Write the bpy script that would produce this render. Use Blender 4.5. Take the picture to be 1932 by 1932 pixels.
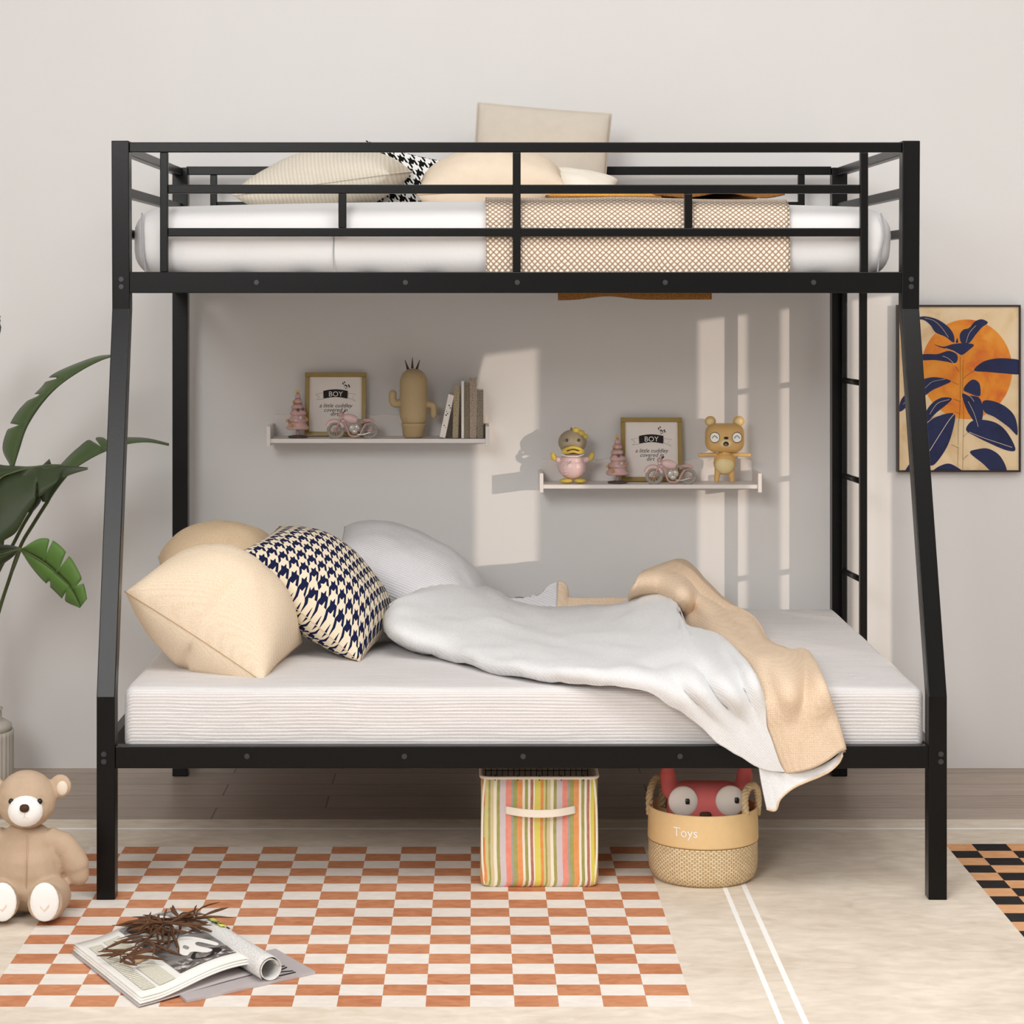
import bpy, bmesh, math, random
from mathutils import Vector, Matrix, noise
PI = math.pi
for o in list(bpy.data.objects): bpy.data.objects.remove(o)
SC = bpy.context.scene
COL = SC.collection
F = 4300.0; VX = 895.0; VY = 545.0; EYE = 1.43          # focal length and vanishing point in pixels, eye height
WALL = 6.80                                             # distance from the eye to the back wall

# ---------------------------------------------------------------- camera
cd = bpy.data.cameras.new('camera'); cam = bpy.data.objects.new('camera', cd); COL.objects.link(cam)
cam.location = (0, 0, EYE); cam.rotation_euler = (PI/2, 0, 0)
cd.sensor_width = 36; cd.lens = F/1932*36
cd.shift_x = (966-VX)/1932; cd.shift_y = -(966-VY)/1932
cd.clip_start = 0.1; cd.clip_end = 60
SC.camera = cam
# ---------------------------------------------------------------- world, sun, window light
w = bpy.data.worlds.new('world'); SC.world = w; w.use_nodes = True
bg = w.node_tree.nodes['Background']; bg.inputs[0].default_value = (1.0, 0.99, 0.985, 1); bg.inputs[1].default_value = 0.36
SUND = Vector((-0.90, 1.0, -0.12)).normalized()
sd = bpy.data.lights.new('sun', 'SUN'); sd.energy = 1.35; sd.angle = math.radians(0.4); sd.color = (1.0, 0.84, 0.70)
so = bpy.data.objects.new('sun', sd); COL.objects.link(so); so.rotation_euler = SUND.to_track_quat('-Z', 'Y').to_euler(); so.location = (3.5, 3, 3)
def area(name, loc, target, sx, sy, power, col):
    l = bpy.data.lights.new(name, 'AREA'); l.shape = 'RECTANGLE'; l.size = sx; l.size_y = sy; l.energy = power; l.color = col
    o = bpy.data.objects.new(name, l); COL.objects.link(o); o.location = loc
    o.rotation_euler = (Vector(target)-Vector(loc)).to_track_quat('-Z', 'Y').to_euler(); return o
area('window_daylight', (-2.2, -0.6, 3.4), (0.0, 5.8, 0.7), 2.6, 1.8, 232, (1.0, 0.995, 0.985))
area('ceiling_light', (0.5, 3.4, 3.3), (0.3, 4.6, 0), 2.4, 1.6, 66, (1.0, 0.98, 0.96))
SC.view_settings.view_transform = 'Standard'; SC.view_settings.look = 'None'
SC.view_settings.exposure = 0.0; SC.view_settings.gamma = 1.0; SC.view_settings.use_curve_mapping = False

# ---------------------------------------------------------------- helpers
def P(px, py, D): return Vector(((px-VX)*D/F, D, EYE-(py-VY)*D/F))
def FL(px, py, z=0.0):                                   # point at height z seen at px, py
    D = (EYE-z)*F/(py-VY); return P(px, py, D)
def srgb(r, g, b):
    f = lambda c: (c/255/12.92) if c <= 10 else ((c/255+0.055)/1.055)**2.4
    return (f(r), f(g), f(b), 1)
def wloc(o):
    v = Vector((0, 0, 0))
    while o: v += o.location; o = o.parent
    return v
def tag(o, label=None, cat=None, group=None, kind=None):
    if label: o['label'] = label
    if cat: o['category'] = cat
    if group: o['group'] = group
    if kind: o['kind'] = kind
    return o
def thing(name, loc, label, cat, group=None):
    o = bpy.data.objects.new(name, None); COL.objects.link(o); o.location = loc; o.empty_display_size = 0.05
    return tag(o, label, cat, group)
def ob(name, bm, mats, parent=None, smooth=False, label=None):
    if parent: off = wloc(parent)
    else:
        xs = [v.co.x for v in bm.verts]; ys = [v.co.y for v in bm.verts]; zs = [v.co.z for v in bm.verts]
        off = Vector(((min(xs)+max(xs))/2, (min(ys)+max(ys))/2, min(zs)))
    for v in bm.verts: v.co -= off
    me = bpy.data.meshes.new(name)
    if smooth:
        for f in bm.faces: f.smooth = True
    bm.to_mesh(me); bm.free()
    if not isinstance(mats, (list, tuple)): mats = [mats]
    for m in mats: me.materials.append(m)
    o = bpy.data.objects.new(name, me); COL.objects.link(o)
    if parent: o.parent = parent
    else: o.location = off
    if label: o['label'] = label
    return o
def bevel(o, w=0.002, seg=2):
    m = o.modifiers.new('bevel', 'BEVEL'); m.width = w; m.segments = seg; m.limit_method = 'ANGLE'; return o
def remesh(o, vox, sm=6):
    m = o.modifiers.new('remesh', 'REMESH'); m.mode = 'VOXEL'; m.voxel_size = vox; m.use_smooth_shade = True
    if sm:
        s = o.modifiers.new('smooth', 'SMOOTH'); s.factor = 0.5; s.iterations = sm
    return o
def struct(name, bm, m): return tag(ob(name, bm, m), kind='structure')
B = bmesh.new
def box(bm, x0, x1, y0, y1, z0, z1, mi=0):
    vs = [bm.verts.new((x, y, z)) for z in (z0, z1) for y in (y0, y1) for x in (x0, x1)]
    for f in ((0,2,3,1), (4,5,7,6), (0,1,5,4), (2,6,7,3), (0,4,6,2), (1,3,7,5)):
        bm.faces.new([vs[i] for i in f]).material_index = mi
    return bm
def bx(*a): return box(B(), *a)
def hexa(bm, lo, hi):                                    # prism between two rings of points
    a = [bm.verts.new(p) for p in lo]; b = [bm.verts.new(p) for p in hi]; n = len(a)
    bm.faces.new(a[::-1]); bm.faces.new(b)
    for i in range(n): bm.faces.new((a[i], a[(i+1) % n], b[(i+1) % n], b[i]))
def beam(bm, pts, ax, ay):                               # square tube through pts, mitred, section axes: x width ax, y depth ay
    rings = [[bm.verts.new((p[0]+sx*ax, p[1]+sy*ay, p[2])) for sx, sy in ((0,0), (1,0), (1,1), (0,1))] for p in pts]
    for a, b in zip(rings[:-1], rings[1:]):
        for i in range(4): bm.faces.new((a[i], a[(i+1) % 4], b[(i+1) % 4], b[i]))
    bm.faces.new(rings[0][::-1]); bm.faces.new(rings[-1]); bmesh.ops.recalc_face_normals(bm, faces=bm.faces)
def cyl(bm, p, q, r0, r1=None, seg=16, mi=0):
    return tube(bm, [p, q], [r0, r0 if r1 is None else r1], seg, mi)
def tube(bm, pts, rads, seg=10, mi=0, flat=1.0):
    pts = [Vector(p) for p in pts]
    if not isinstance(rads, (list, tuple)): rads = [rads]*len(pts)
    ref = None; rings = []
    for i, p in enumerate(pts):
        t = (pts[min(i+1, len(pts)-1)]-pts[max(i-1, 0)]).normalized()
        if ref is None: ref = t.orthogonal().normalized()
        ref = (ref-t*ref.dot(t)); ref = ref.normalized() if ref.length > 1e-6 else t.orthogonal().normalized()
        bn = t.cross(ref)
        rings.append([bm.verts.new(p+(ref*math.cos(a)+bn*math.sin(a)*flat)*rads[i]) for a in [2*PI*k/seg for k in range(seg)]])
    for a, b in zip(rings[:-1], rings[1:]):
        for k in range(seg):
            f = bm.faces.new((a[k], a[(k+1) % seg], b[(k+1) % seg], b[k])); f.material_index = mi
    bm.faces.new(rings[0][::-1]).material_index = mi; bm.faces.new(rings[-1]).material_index = mi
    return bm
def smoothpath(pts, n=8, closed=False):
    pts = [Vector(p) for p in pts]; out = []
    N = len(pts); rng = range(N if closed else N-1)
    for i in rng:
        g = (lambda k: pts[k % N]) if closed else (lambda k: pts[max(0, min(N-1, k))])
        a, b, c, d = g(i-1), g(i), g(i+1), g(i+2)
        for j in range(n):
            t = j/n
            out.append(0.5*((2*b)+(c-a)*t+(2*a-5*b+4*c-d)*t*t+(3*b-a-3*c+d)*t**3))
    if not closed: out.append(pts[-1])
    return out
def ell(bm, c, r, rot=None, seg=20, mi=0, power=1.0):
    c = Vector(c); R = rot.to_3x3() if rot else Matrix.Identity(3); rings = []
    sg = lambda x: math.copysign(abs(x)**power, x)
    for i in range(1, seg//2):
        th = PI*i/(seg//2)
        rings.append([bm.verts.new(c+R @ Vector((r[0]*sg(math.sin(th))*sg(math.cos(a)), r[1]*sg(math.sin(th))*sg(math.sin(a)), r[2]*sg(math.cos(th))))) for a in [2*PI*k/seg for k in range(seg)]])
    t = bm.verts.new(c+R @ Vector((0, 0, r[2]))); b = bm.verts.new(c-R @ Vector((0, 0, r[2])))
    for k in range(seg):
        bm.faces.new((t, rings[0][k], rings[0][(k+1) % seg])).material_index = mi
        bm.faces.new((b, rings[-1][(k+1) % seg], rings[-1][k])).material_index = mi
    for x, y in zip(rings[:-1], rings[1:]):
        for k in range(seg): bm.faces.new((x[k], y[k], y[(k+1) % seg], x[(k+1) % seg])).material_index = mi
    return bm
def E(c, r, rot=None, seg=20, power=1.0): return ell(B(), c, r, rot, seg, 0, power)
def lathe(bm, c, prof, seg=32, mod=None, mi=0):
    c = Vector(c); rings = []
    for r, z in prof:
        rings.append([bm.verts.new(c+Vector((rr*math.cos(a), rr*math.sin(a), z))) for a in [2*PI*k/seg for k in range(seg)] for rr in [r*(mod(a, z) if mod else 1)]])
    for x, y in zip(rings[:-1], rings[1:]):
        for k in range(seg): bm.faces.new((x[k], x[(k+1) % seg], y[(k+1) % seg], y[k])).material_index = mi
    bm.faces.new(rings[0][::-1]).material_index = mi; bm.faces.new(rings[-1]).material_index = mi
    return bm
def roundbox(c, d, r, n=14, fn=None, bm=None):
    bm = bm or B(); c = Vector(c); h = Vector(d)/2; cache = {}
    rr = min(r, h.x, h.y, h.z)
    def axisvals(L, m):
        return [-L + rr*(1-math.cos(PI/2*i/5)) for i in range(5)] + [(-L+rr)+(2*(L-rr))*i/m for i in range(m+1)] + [L-rr*(1-math.cos(PI/2*i/5)) for i in range(4, -1, -1)]
    def place(p):
        k = tuple(round(x, 6) for x in p)
        if k in cache: return cache[k]
        q = Vector([max(-h[i]+rr, min(h[i]-rr, p[i])) for i in range(3)]); e = Vector(p)-q
        if e.length > 1e-9: q = q+e.normalized()*rr
        if fn: q = fn(q, h)
        v = bm.verts.new(c+q); cache[k] = v; return v
    A = [axisvals(h[i], n if h[i] > 0.3 else max(3, n//3)) for i in range(3)]
    for ax in range(3):
        u, v = (ax+1) % 3, (ax+2) % 3
        for s in (-1, 1):
            for i in range(len(A[u])-1):
                for j in range(len(A[v])-1):
                    q = []
                    for a, b in ((i, j), (i+1, j), (i+1, j+1), (i, j+1)):
                        p = [0, 0, 0]; p[ax] = s*h[ax]; p[u] = A[u][a]; p[v] = A[v][b]; q.append(place(p))
                    if s < 0: q = q[::-1]
                    if len(set(q)) == 4:
                        try: bm.faces.new(q)
                        except ValueError: pass
    return bm
def prism(bm, poly, y0, y1, mi=0):                       # polygon of (x, z) extruded in y
    a = [bm.verts.new((x, y0, z)) for x, z in poly]; b = [bm.verts.new((x, y1, z)) for x, z in poly]; n = len(a)
    fs = [bm.faces.new(a), bm.faces.new(b[::-1])]+[bm.faces.new((a[i], b[i], b[(i+1) % n], a[(i+1) % n])) for i in range(n)]
    for f in fs: f.material_index = mi
    bmesh.ops.recalc_face_normals(bm, faces=fs)
    return bm
def patch(grid, nu=8, nv=8, wr=0.0, ws=12.0, bm=None):   # smooth surface through a grid of 3D points
    bm = bm or B(); rows = [smoothpath(r, nu) for r in grid]
    cols = [smoothpath([rows[i][j] for i in range(len(rows))], nv) for j in range(len(rows[0]))]
    uv = bm.loops.layers.uv.verify()
    V = [[bm.verts.new(p+Vector((0, 0, 1))*wr*(noise.noise(p*ws)+0.5*noise.noise(p*ws*2.3))) for p in c] for c in cols]
    for i in range(len(V)-1):
        for j in range(len(V[0])-1):
            f = bm.faces.new((V[i][j], V[i+1][j], V[i+1][j+1], V[i][j+1]))
            for l, (a, b) in zip(f.loops, ((i, j), (i+1, j), (i+1, j+1), (i, j+1))): l[uv].uv = (a/len(V), b/len(V[0]))
    return bm
def basis(xd, nd, c):
    x = Vector(xd).normalized(); n = Vector(nd); n = (n-x*n.dot(x)).normalized(); y = n.cross(x)
    return Matrix(((x.x, y.x, n.x, c[0]), (x.y, y.y, n.y, c[1]), (x.z, y.z, n.z, c[2]), (0, 0, 0, 1)))
def cushion(M, w, h, t, pinch=0.07, ex=0.42, wr=0.004, crease=None, n=40, seed=0.0, tb=None):
    bm = B(); uv = bm.loops.layers.uv.verify(); tb = tb or t
    def pt(u, v, s):
        x = u*w/2*(1-pinch*(1-v*v)); y = v*h/2*(1-pinch*(1-u*u))
        k = max(0.0, (1-u*u)*(1-v*v))**ex
        z = s*(t if s > 0 else tb)/2*k
        q = Vector((x, y, z)); z += wr*k*3*noise.noise(Vector((x*7+seed, y*7, s*2.0)))+wr*noise.noise(Vector((x*22+seed, y*22, s*3.0)))*k
        if crease:
            for (cu, cv, du, dv, ln, dep) in crease:
                a = (u-cu)*du+(v-cv)*dv; b = -(u-cu)*dv+(v-cv)*du
                z -= s*dep*math.exp(-(b/0.05)**2)*math.exp(-(a/ln)**2)*min(1, k*2)
        return M @ Vector((x, y, z))
    g = [-math.cos(PI*i/n) for i in range(n+1)]
    g = [0.55*a+0.45*(-1+2*i/n) for i, a in enumerate(g)]
    T = {}
    for s in (1, -1):
        for i in range(n+1):
            for j in range(n+1):
                edge = i in (0, n) or j in (0, n)
                if s < 0 and edge: T[s, i, j] = T[1, i, j]
                else: T[s, i, j] = bm.verts.new(pt(g[i], g[j], s))
    for s in (1, -1):
        for i in range(n):
            for j in range(n):
                q = [(i, j), (i+1, j), (i+1, j+1), (i, j+1)]
                if s < 0: q = q[::-1]
                f = bm.faces.new([T[s, a, b] for a, b in q])
                for l, (a, b) in zip(f.loops, q): l[uv].uv = (g[a]*w/2+(0.37 if s < 0 else 0), g[b]*h/2)
    per = [(a, -1) for a in g]+[(1, a) for a in g[1:]]+[(a, 1) for a in g[::-1][1:]]+[(-1, a) for a in g[::-1][1:-1]]
    path = [M @ Vector((u*w/2*(1-pinch*(1-v*v)), v*h/2*(1-pinch*(1-u*u)), 0)) for u, v in per]
    return bm, path
def seam(path, r): return tube(B(), path+[path[0], path[1]], r, 6)
_tc = {}
def text_bm(body, size, loc, mi=0, shear=0.0, ext=0.0004, align='CENTER', M=None, bm=None):
    key = (body, align)
    if key not in _tc:
        c = bpy.data.curves.new('t', 'FONT'); c.body = body; c.size = 1; c.align_x = align; c.resolution_u = 3
        o = bpy.data.objects.new('t', c); COL.objects.link(o); dg = bpy.context.evaluated_depsgraph_get(); dg.update()
        me = bpy.data.meshes.new_from_object(o.evaluated_get(dg)); bpy.data.objects.remove(o)
        _tc[key] = ([v.co.copy() for v in me.vertices], [tuple(p.vertices) for p in me.polygons])
    bm = bm or B(); vs, fs = _tc[key]; out = []
    for v in vs:
        p = Vector(((v.x+shear*v.y)*size, 0, v.y*size))
        out.append(bm.verts.new((M @ p) if M else Vector(loc)+p))
    for f in fs:
        try: bm.faces.new([out[i] for i in f]).material_index = mi
        except ValueError: pass
    return bm

# ---------------------------------------------------------------- materials
def new_mat(name, rough=0.6, spec=0.3, coat=0.0, metal=0.0):
    m = bpy.data.materials.new(name); m.use_nodes = True; nt = m.node_tree; b = nt.nodes['Principled BSDF']
    b.inputs['Roughness'].default_value = rough; b.inputs['Specular IOR Level'].default_value = spec
    b.inputs['Coat Weight'].default_value = coat; b.inputs['Metallic'].default_value = metal
    return m, nt, b
def nd(nt, typ, **kw):
    n = nt.nodes.new(typ)
    for k, v in kw.items():
        if k in n.inputs: n.inputs[k].default_value = v
        else: setattr(n, k, v)
    return n
def coords(nt, scale=(1, 1, 1), uv=False, rot=(0, 0, 0)):
    tc = nt.nodes.new('ShaderNodeTexCoord'); mp = nt.nodes.new('ShaderNodeMapping')
    mp.inputs['Scale'].default_value = scale; mp.inputs['Rotation'].default_value = rot
    nt.links.new(tc.outputs['UV' if uv else 'Object'], mp.inputs['Vector']); return mp.outputs[0]
def mixc(nt, fac, a, b):
    n = nt.nodes.new('ShaderNodeMix'); n.data_type = 'RGBA'
    for i, x in ((0, fac), (6, a), (7, b)):
        if hasattr(x, 'is_output') or isinstance(x, bpy.types.NodeSocket): nt.links.new(x, n.inputs[i])
        else: n.inputs[i].default_value = x
    return n.outputs[2]
def mth(nt, op, a, b=None, c=None):
    n = nt.nodes.new('ShaderNodeMath'); n.operation = op
    for i, x in enumerate((a, b, c)):
        if x is None: continue
        if isinstance(x, bpy.types.NodeSocket): nt.links.new(x, n.inputs[i])
        else: n.inputs[i].default_value = x
    return n.outputs[0]
def bumpit(nt, b, h, strength=0.3, dist=0.002):
    n = nt.nodes.new('ShaderNodeBump'); n.inputs['Strength'].default_value = strength; n.inputs['Distance'].default_value = dist
    nt.links.new(h, n.inputs['Height']); nt.links.new(n.outputs[0], b.inputs['Normal'])
def plain(name, col, rough=0.6, spec=0.3, var=0.06, vs=30, bump=0.0, bs=200, coat=0.0, metal=0.0, vscale=(1,1,1)):
    m, nt, b = new_mat(name, rough, spec, coat, metal)
    v = coords(nt, vscale); n = nd(nt, 'ShaderNodeTexNoise', Scale=vs, Detail=3.0); nt.links.new(v, n.inputs['Vector'])
    c = srgb(*col); d = tuple(max(0, x*(1-var*2.2)) for x in c[:3])+(1,); e = tuple(min(1, x*(1+var*1.2)) for x in c[:3])+(1,)
    nt.links.new(mixc(nt, n.outputs[0], d, e), b.inputs['Base Color'])
    if bump:
        k = nd(nt, 'ShaderNodeTexNoise', Scale=bs, Detail=2.0); nt.links.new(v, k.inputs['Vector']); bumpit(nt, b, k.outputs[0], bump)
    return m
def knit(name, col, col2, sc, vec=(0, 1, 1), rough=0.9, strength=0.5, distort=1.5, uv=False, mixf=0.5, typ='DIAGONAL'):
    m, nt, b = new_mat(name, rough, 0.15)
    v = coords(nt, vec, uv); wv = nd(nt, 'ShaderNodeTexWave', Scale=sc, Distortion=distort, Detail=2.0); wv.bands_direction = typ
    wv.inputs['Detail Scale'].default_value = 6.0
    nt.links.new(v, wv.inputs['Vector'])
    v2 = coords(nt); n = nd(nt, 'ShaderNodeTexNoise', Scale=260.0, Detail=2.0); nt.links.new(v2, n.inputs['Vector'])
    h = mth(nt, 'MULTIPLY_ADD', n.outputs[0], 0.6, wv.outputs['Fac'])
    nt.links.new(mixc(nt, mth(nt, 'MULTIPLY', h, 0.62), srgb(*col2), srgb(*col)), b.inputs['Base Color'])
    bumpit(nt, b, h, strength, 0.003); return m
def weave(name, col, col2, sc, uv=False, strength=0.5, rough=0.9, tex_rot=(0, 0, 0), vec=(1, 1, 1)):
    m, nt, b = new_mat(name, rough, 0.15)
    v = coords(nt, vec, uv, tex_rot); ch = nd(nt, 'ShaderNodeTexVoronoi', Scale=sc); ch.inputs['Randomness'].default_value = 0.35
    nt.links.new(v, ch.inputs['Vector'])
    n = nd(nt, 'ShaderNodeTexNoise', Scale=sc*1.3, Detail=2.0); nt.links.new(v, n.inputs['Vector'])
    h = mth(nt, 'ADD', mth(nt, 'MULTIPLY', ch.outputs['Distance'], -1.1), mth(nt, 'MULTIPLY', n.outputs[0], 0.5))
    nt.links.new(mixc(nt, mth(nt, 'ADD', h, 0.85), srgb(*col2), srgb(*col)), b.inputs['Base Color'])
    bumpit(nt, b, h, strength, 0.002); return m
def houndstooth(name, dark, light, cell):
    m, nt, b = new_mat(name, 0.9, 0.15)
    v = coords(nt, (1, 1, 1), True); s = nt.nodes.new('ShaderNodeSeparateXYZ'); nt.links.new(v, s.inputs[0])
    k = 8/cell
    x = mth(nt, 'ADD', mth(nt, 'MULTIPLY', s.outputs[0], k), 800.0); y = mth(nt, 'ADD', mth(nt, 'MULTIPLY', s.outputs[1], k), 800.0)
    up = mth(nt, 'LESS_THAN', mth(nt, 'MODULO', mth(nt, 'ADD', x, y), 4.0), 2.0)
    wx = mth(nt, 'LESS_THAN', mth(nt, 'MODULO', x, 8.0), 4.0); wy = mth(nt, 'LESS_THAN', mth(nt, 'MODULO', y, 8.0), 4.0)
    f = mth(nt, 'ADD', mth(nt, 'MULTIPLY', up, wx), mth(nt, 'MULTIPLY', mth(nt, 'SUBTRACT', 1.0, up), wy))
    nt.links.new(mixc(nt, f, srgb(*light), srgb(*dark)), b.inputs['Base Color'])
    n = nd(nt, 'ShaderNodeTexNoise', Scale=400.0); nt.links.new(coords(nt), n.inputs['Vector']); bumpit(nt, b, n.outputs[0], 0.3)
    return m

M = {}
M['wall'] = plain('wall_paint', (227, 225, 223), 0.9, 0.1, 0.012, 3)
M['metal'] = plain('black_powder_coat', (9, 8.5, 8), 0.30, 0.24, 0.1, 60, 0.08, 500)
M['bolt'] = plain('bolt_steel', (52, 52, 56), 0.35, 0.5, 0.1, 60)
M['white'] = plain('white_lacquer', (232, 226, 222), 0.45, 0.4, 0.02)
M['mat_up'] = plain('white_cotton', (232, 230, 229), 0.9, 0.1, 0.012, 9, 0.25, 60)
M['mat_low'] = knit('ribbed_knit_white', (244, 242, 241), (216, 211, 210), 78.0, (0, 1, 1), strength=0.5, distort=3.6)
M['duvet_w'] = knit('knit_white', (243, 244, 245), (222, 221, 221), 95.0, (1, 0.5, 1), strength=0.35, distort=5.0)
M['duvet_b'] = weave('knit_beige', (236, 213, 187), (214, 188, 160), 190, strength=0.4)
M['throw_weave'] = None
M['cream'] = weave('cream_linen', (246, 228, 204), (224, 200, 170), 230, strength=0.3)
M['tan'] = weave('tan_linen', (228, 204, 172), (198, 170, 136), 230, strength=0.3)
M['greyknit'] = knit('grey_knit', (234, 233, 235), (210, 208, 211), 85.0, (0.4, 0.4, 1), strength=0.3)
M['ivory'] = knit('ivory_rib', (226, 219, 204), (206, 196, 178), 62.0, (1, 0, 0.2), strength=0.25)
M['beige_linen'] = plain('beige_linen', (230, 213, 191), 0.9, 0.1, 0.03, 40, 0.3, 300)
M['taupe'] = plain('taupe_linen', (208, 198, 184), 0.9, 0.1, 0.03, 40, 0.3, 300)
M['hound_navy'] = houndstooth('navy_houndstooth', (24, 30, 66), (236, 222, 196), 0.031)
M['hound_black'] = houndstooth('black_houndstooth', (14, 14, 14), (232, 232, 230), 0.030)
M['orange_cloth'] = weave('orange_cloth', (240, 180, 84), (200, 132, 52), 120)
M['brown_weave'] = weave('brown_weave', (170, 118, 62), (92, 58, 28), 160, strength=0.6)
def basket_weave(name, c1, c2, sc):
    m, nt, b = new_mat(name, 0.9, 0.15)
    tc = coords(nt, (1, 1, 1)); s = nt.nodes.new('ShaderNodeSeparateXYZ'); nt.links.new(tc, s.inputs[0])
    yz = mth(nt, 'ADD', s.outputs[2], s.outputs[1])
    nz = nd(nt, 'ShaderNodeTexNoise', Scale=14.0); nt.links.new(tc, nz.inputs['Vector'])
    wob = mth(nt, 'MULTIPLY', nz.outputs[0], 0.02)
    a = mth(nt, 'SINE', mth(nt, 'MULTIPLY', mth(nt, 'ADD', mth(nt, 'ADD', s.outputs[0], yz), wob), sc))
    c = mth(nt, 'SINE', mth(nt, 'MULTIPLY', mth(nt, 'SUBTRACT', s.outputs[0], yz), sc))
    h = mth(nt, 'MULTIPLY', mth(nt, 'ABSOLUTE', a), mth(nt, 'ABSOLUTE', c))
    h = mth(nt, 'POWER', h, 0.7)
    nt.links.new(mixc(nt, h, srgb(*c2), srgb(*c1)), b.inputs['Base Color']); bumpit(nt, b, h, 0.8, 0.004); return m
M['throw_weave'] = basket_weave('diamond_weave', (255, 244, 228), (160, 122, 90), 215)
M['gold'] = plain('olive_gold', (158, 132, 62), 0.4, 0.5, 0.08)
M['paper'] = plain('paper_white', (240, 232, 226), 0.7, 0.2, 0.01)
M['ink'] = plain('black_ink', (38, 34, 34), 0.6, 0.2, 0.05)
M['pink'] = plain('pink_glaze', (200, 163, 158), 0.4, 0.4, 0.05)
M['pink_soft'] = plain('pink_satin', (224, 192, 190), 0.35, 0.5, 0.03)
M['greyrub'] = plain('grey_rubber', (158, 150, 142), 0.5, 0.3)
M['silver'] = plain('silver', (205, 200, 192), 0.25, 0.6, 0.05, metal=0.3)
M['darkgrey'] = plain('dark_grey', (88, 78, 74), 0.6)
M['brass'] = plain('gold_bauble', (205, 160, 70), 0.3, 0.5, metal=0.4)
M['wood_fig'] = plain('khaki_wood', (188, 164, 124), 0.5, 0.4, 0.04, 12)
M['spike'] = plain('dark_spike', (84, 70, 66), 0.5)
M['duck_head'] = plain('duck_grey', (160, 146, 124), 0.5, 0.4)
M['duck_yel'] = plain('duck_yellow', (214, 188, 84), 0.45, 0.4)
M['fig_tan'] = plain('figurine_tan', (220, 178, 112), 0.4, 0.5, 0.03)
M['fig_cream'] = plain('figurine_cream', (234, 214, 160), 0.45, 0.4)
M['black'] = plain('black_gloss', (16, 15, 15), 0.3, 0.5)
M['red'] = plain('red_mouth', (196, 96, 90), 0.5)
M['teddy'] = plain('teddy_plush', (200, 175, 150), 0.95, 0.05, 0.09, 22, 0.5, 420)
M['teddy_w'] = plain('white_plush', (250, 248, 245), 0.95, 0.05, 0.015, 22, 0.4, 420)
M['teddy_in'] = plain('cream_plush', (232, 218, 200), 0.95, 0.05, 0.03)
M['nose'] = plain('brown_nose', (74, 48, 32), 0.6)
M['vase'] = plain('stoneware', (206, 200, 188), 0.6, 0.3, 0.04)
M['seam'] = plain('seam_thread', (188, 160, 126), 0.9, 0.1)
M['seam_grey'] = plain('seam_grey', (170, 168, 172), 0.9, 0.1)
M['redplush'] = plain('red_felt', (216, 112, 110), 0.85, 0.1, 0.04)
M['eye_grey'] = plain('eye_white', (226, 218, 210), 0.6, 0.3, 0.02)
M['strap'] = plain('apricot_canvas', (236, 202, 150), 0.8, 0.15, 0.03, 60, 0.2, 300)
M['canvas_w'] = plain('ivory_canvas', (248, 240, 224), 0.85, 0.1, 0.02)
M['branch'] = plain('dried_brown', (104, 72, 50), 0.7, 0.2, 0.25, 60)
M['wire'] = plain('dark_wire', (24, 22, 22), 0.5)
M['lining'] = plain('bin_lining', (240, 234, 222), 0.9, 0.1)

# ---------------------------------------------------------------- room
def floor_mat():
    m, nt, b = new_mat('oak_planks', 0.42, 0.4)
    tc = nt.nodes.new('ShaderNodeTexCoord'); mp = nt.nodes.new('ShaderNodeMapping'); nt.links.new(tc.outputs['Object'], mp.inputs[0])
    mp.inputs['Location'].default_value = (0.29, 0.02, 0)
    br = nt.nodes.new('ShaderNodeTexBrick'); br.offset = 0.25; br.offset_frequency = 2
    for k, v in (('Scale', 1.0), ('Brick Width', 1.2), ('Row Height', 0.15), ('Mortar Size', 0.0026), ('Mortar Smooth', 0.2), ('Bias', 0.0)): br.inputs[k].default_value = v
    br.inputs['Color1'].default_value = srgb(176, 158, 144); br.inputs['Color2'].default_value = srgb(192, 175, 161); br.inputs['Mortar'].default_value = srgb(122, 106, 95)
    nt.links.new(mp.outputs[0], br.inputs['Vector'])
    v = coords(nt, (2.0, 26, 1)); n = nd(nt, 'ShaderNodeTexNoise', Scale=3.0, Detail=8.0, Distortion=1.2); nt.links.new(v, n.inputs['Vector'])
    r = nt.nodes.new('ShaderNodeMapRange'); r.inputs[1].default_value = 0.35; r.inputs[2].default_value = 0.7; nt.links.new(n.outputs[0], r.inputs[0])
    nt.links.new(mixc(nt, mth(nt, 'MULTIPLY', r.outputs[0], 0.4), br.outputs[0], srgb(122, 104, 90)), b.inputs['Base Color'])
    bumpit(nt, b, r.outputs[0], 0.15, 0.002); return m
struct('floor', bx(-2.6, 2.36, -1.2, WALL+0.1, -0.06, 0.0), floor_mat())
struct('wall_back', bx(-2.6, 2.36, WALL, WALL+0.1, 0.0, 3.6), M['wall'])
struct('wall_left', bx(-2.66, -2.6, -1.2, WALL+0.1, 0.0, 3.6), M['wall'])
# right wall with two tall windows the low sun shines through
XR = 2.30; KX = 0.90; KZ = 0.12
def wy(px): x = (px-VX)*WALL/F; return WALL-(XR-x)/KX
def wz(py, px): z = EYE-(py-VY)*WALL/F; return z+KZ*(WALL-wy(px))
w1 = (wy(1306), wy(1684)); w2 = (wy(888), wy(1016)); ztop = wz(575, 1500); z2top = wz(660, 950)
wr = B()
e = 0.07
box(wr, XR, XR+0.06, -1.2, w2[0]-e, 0, 3.6); box(wr, XR, XR+0.06, w2[1], w1[0]-e, 0, 3.6); box(wr, XR, XR+0.06, w1[1], WALL+0.1, 0, 3.6)
for a, zt in ((w2, z2top), (w1, ztop)):
    box(wr, XR, XR+0.06, a[0]-e, a[1], 0, 0.35); box(wr, XR, XR+0.06, a[0]-e, a[1], zt+0.012, 3.6)
struct('wall_right', wr, M['wall'])
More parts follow.
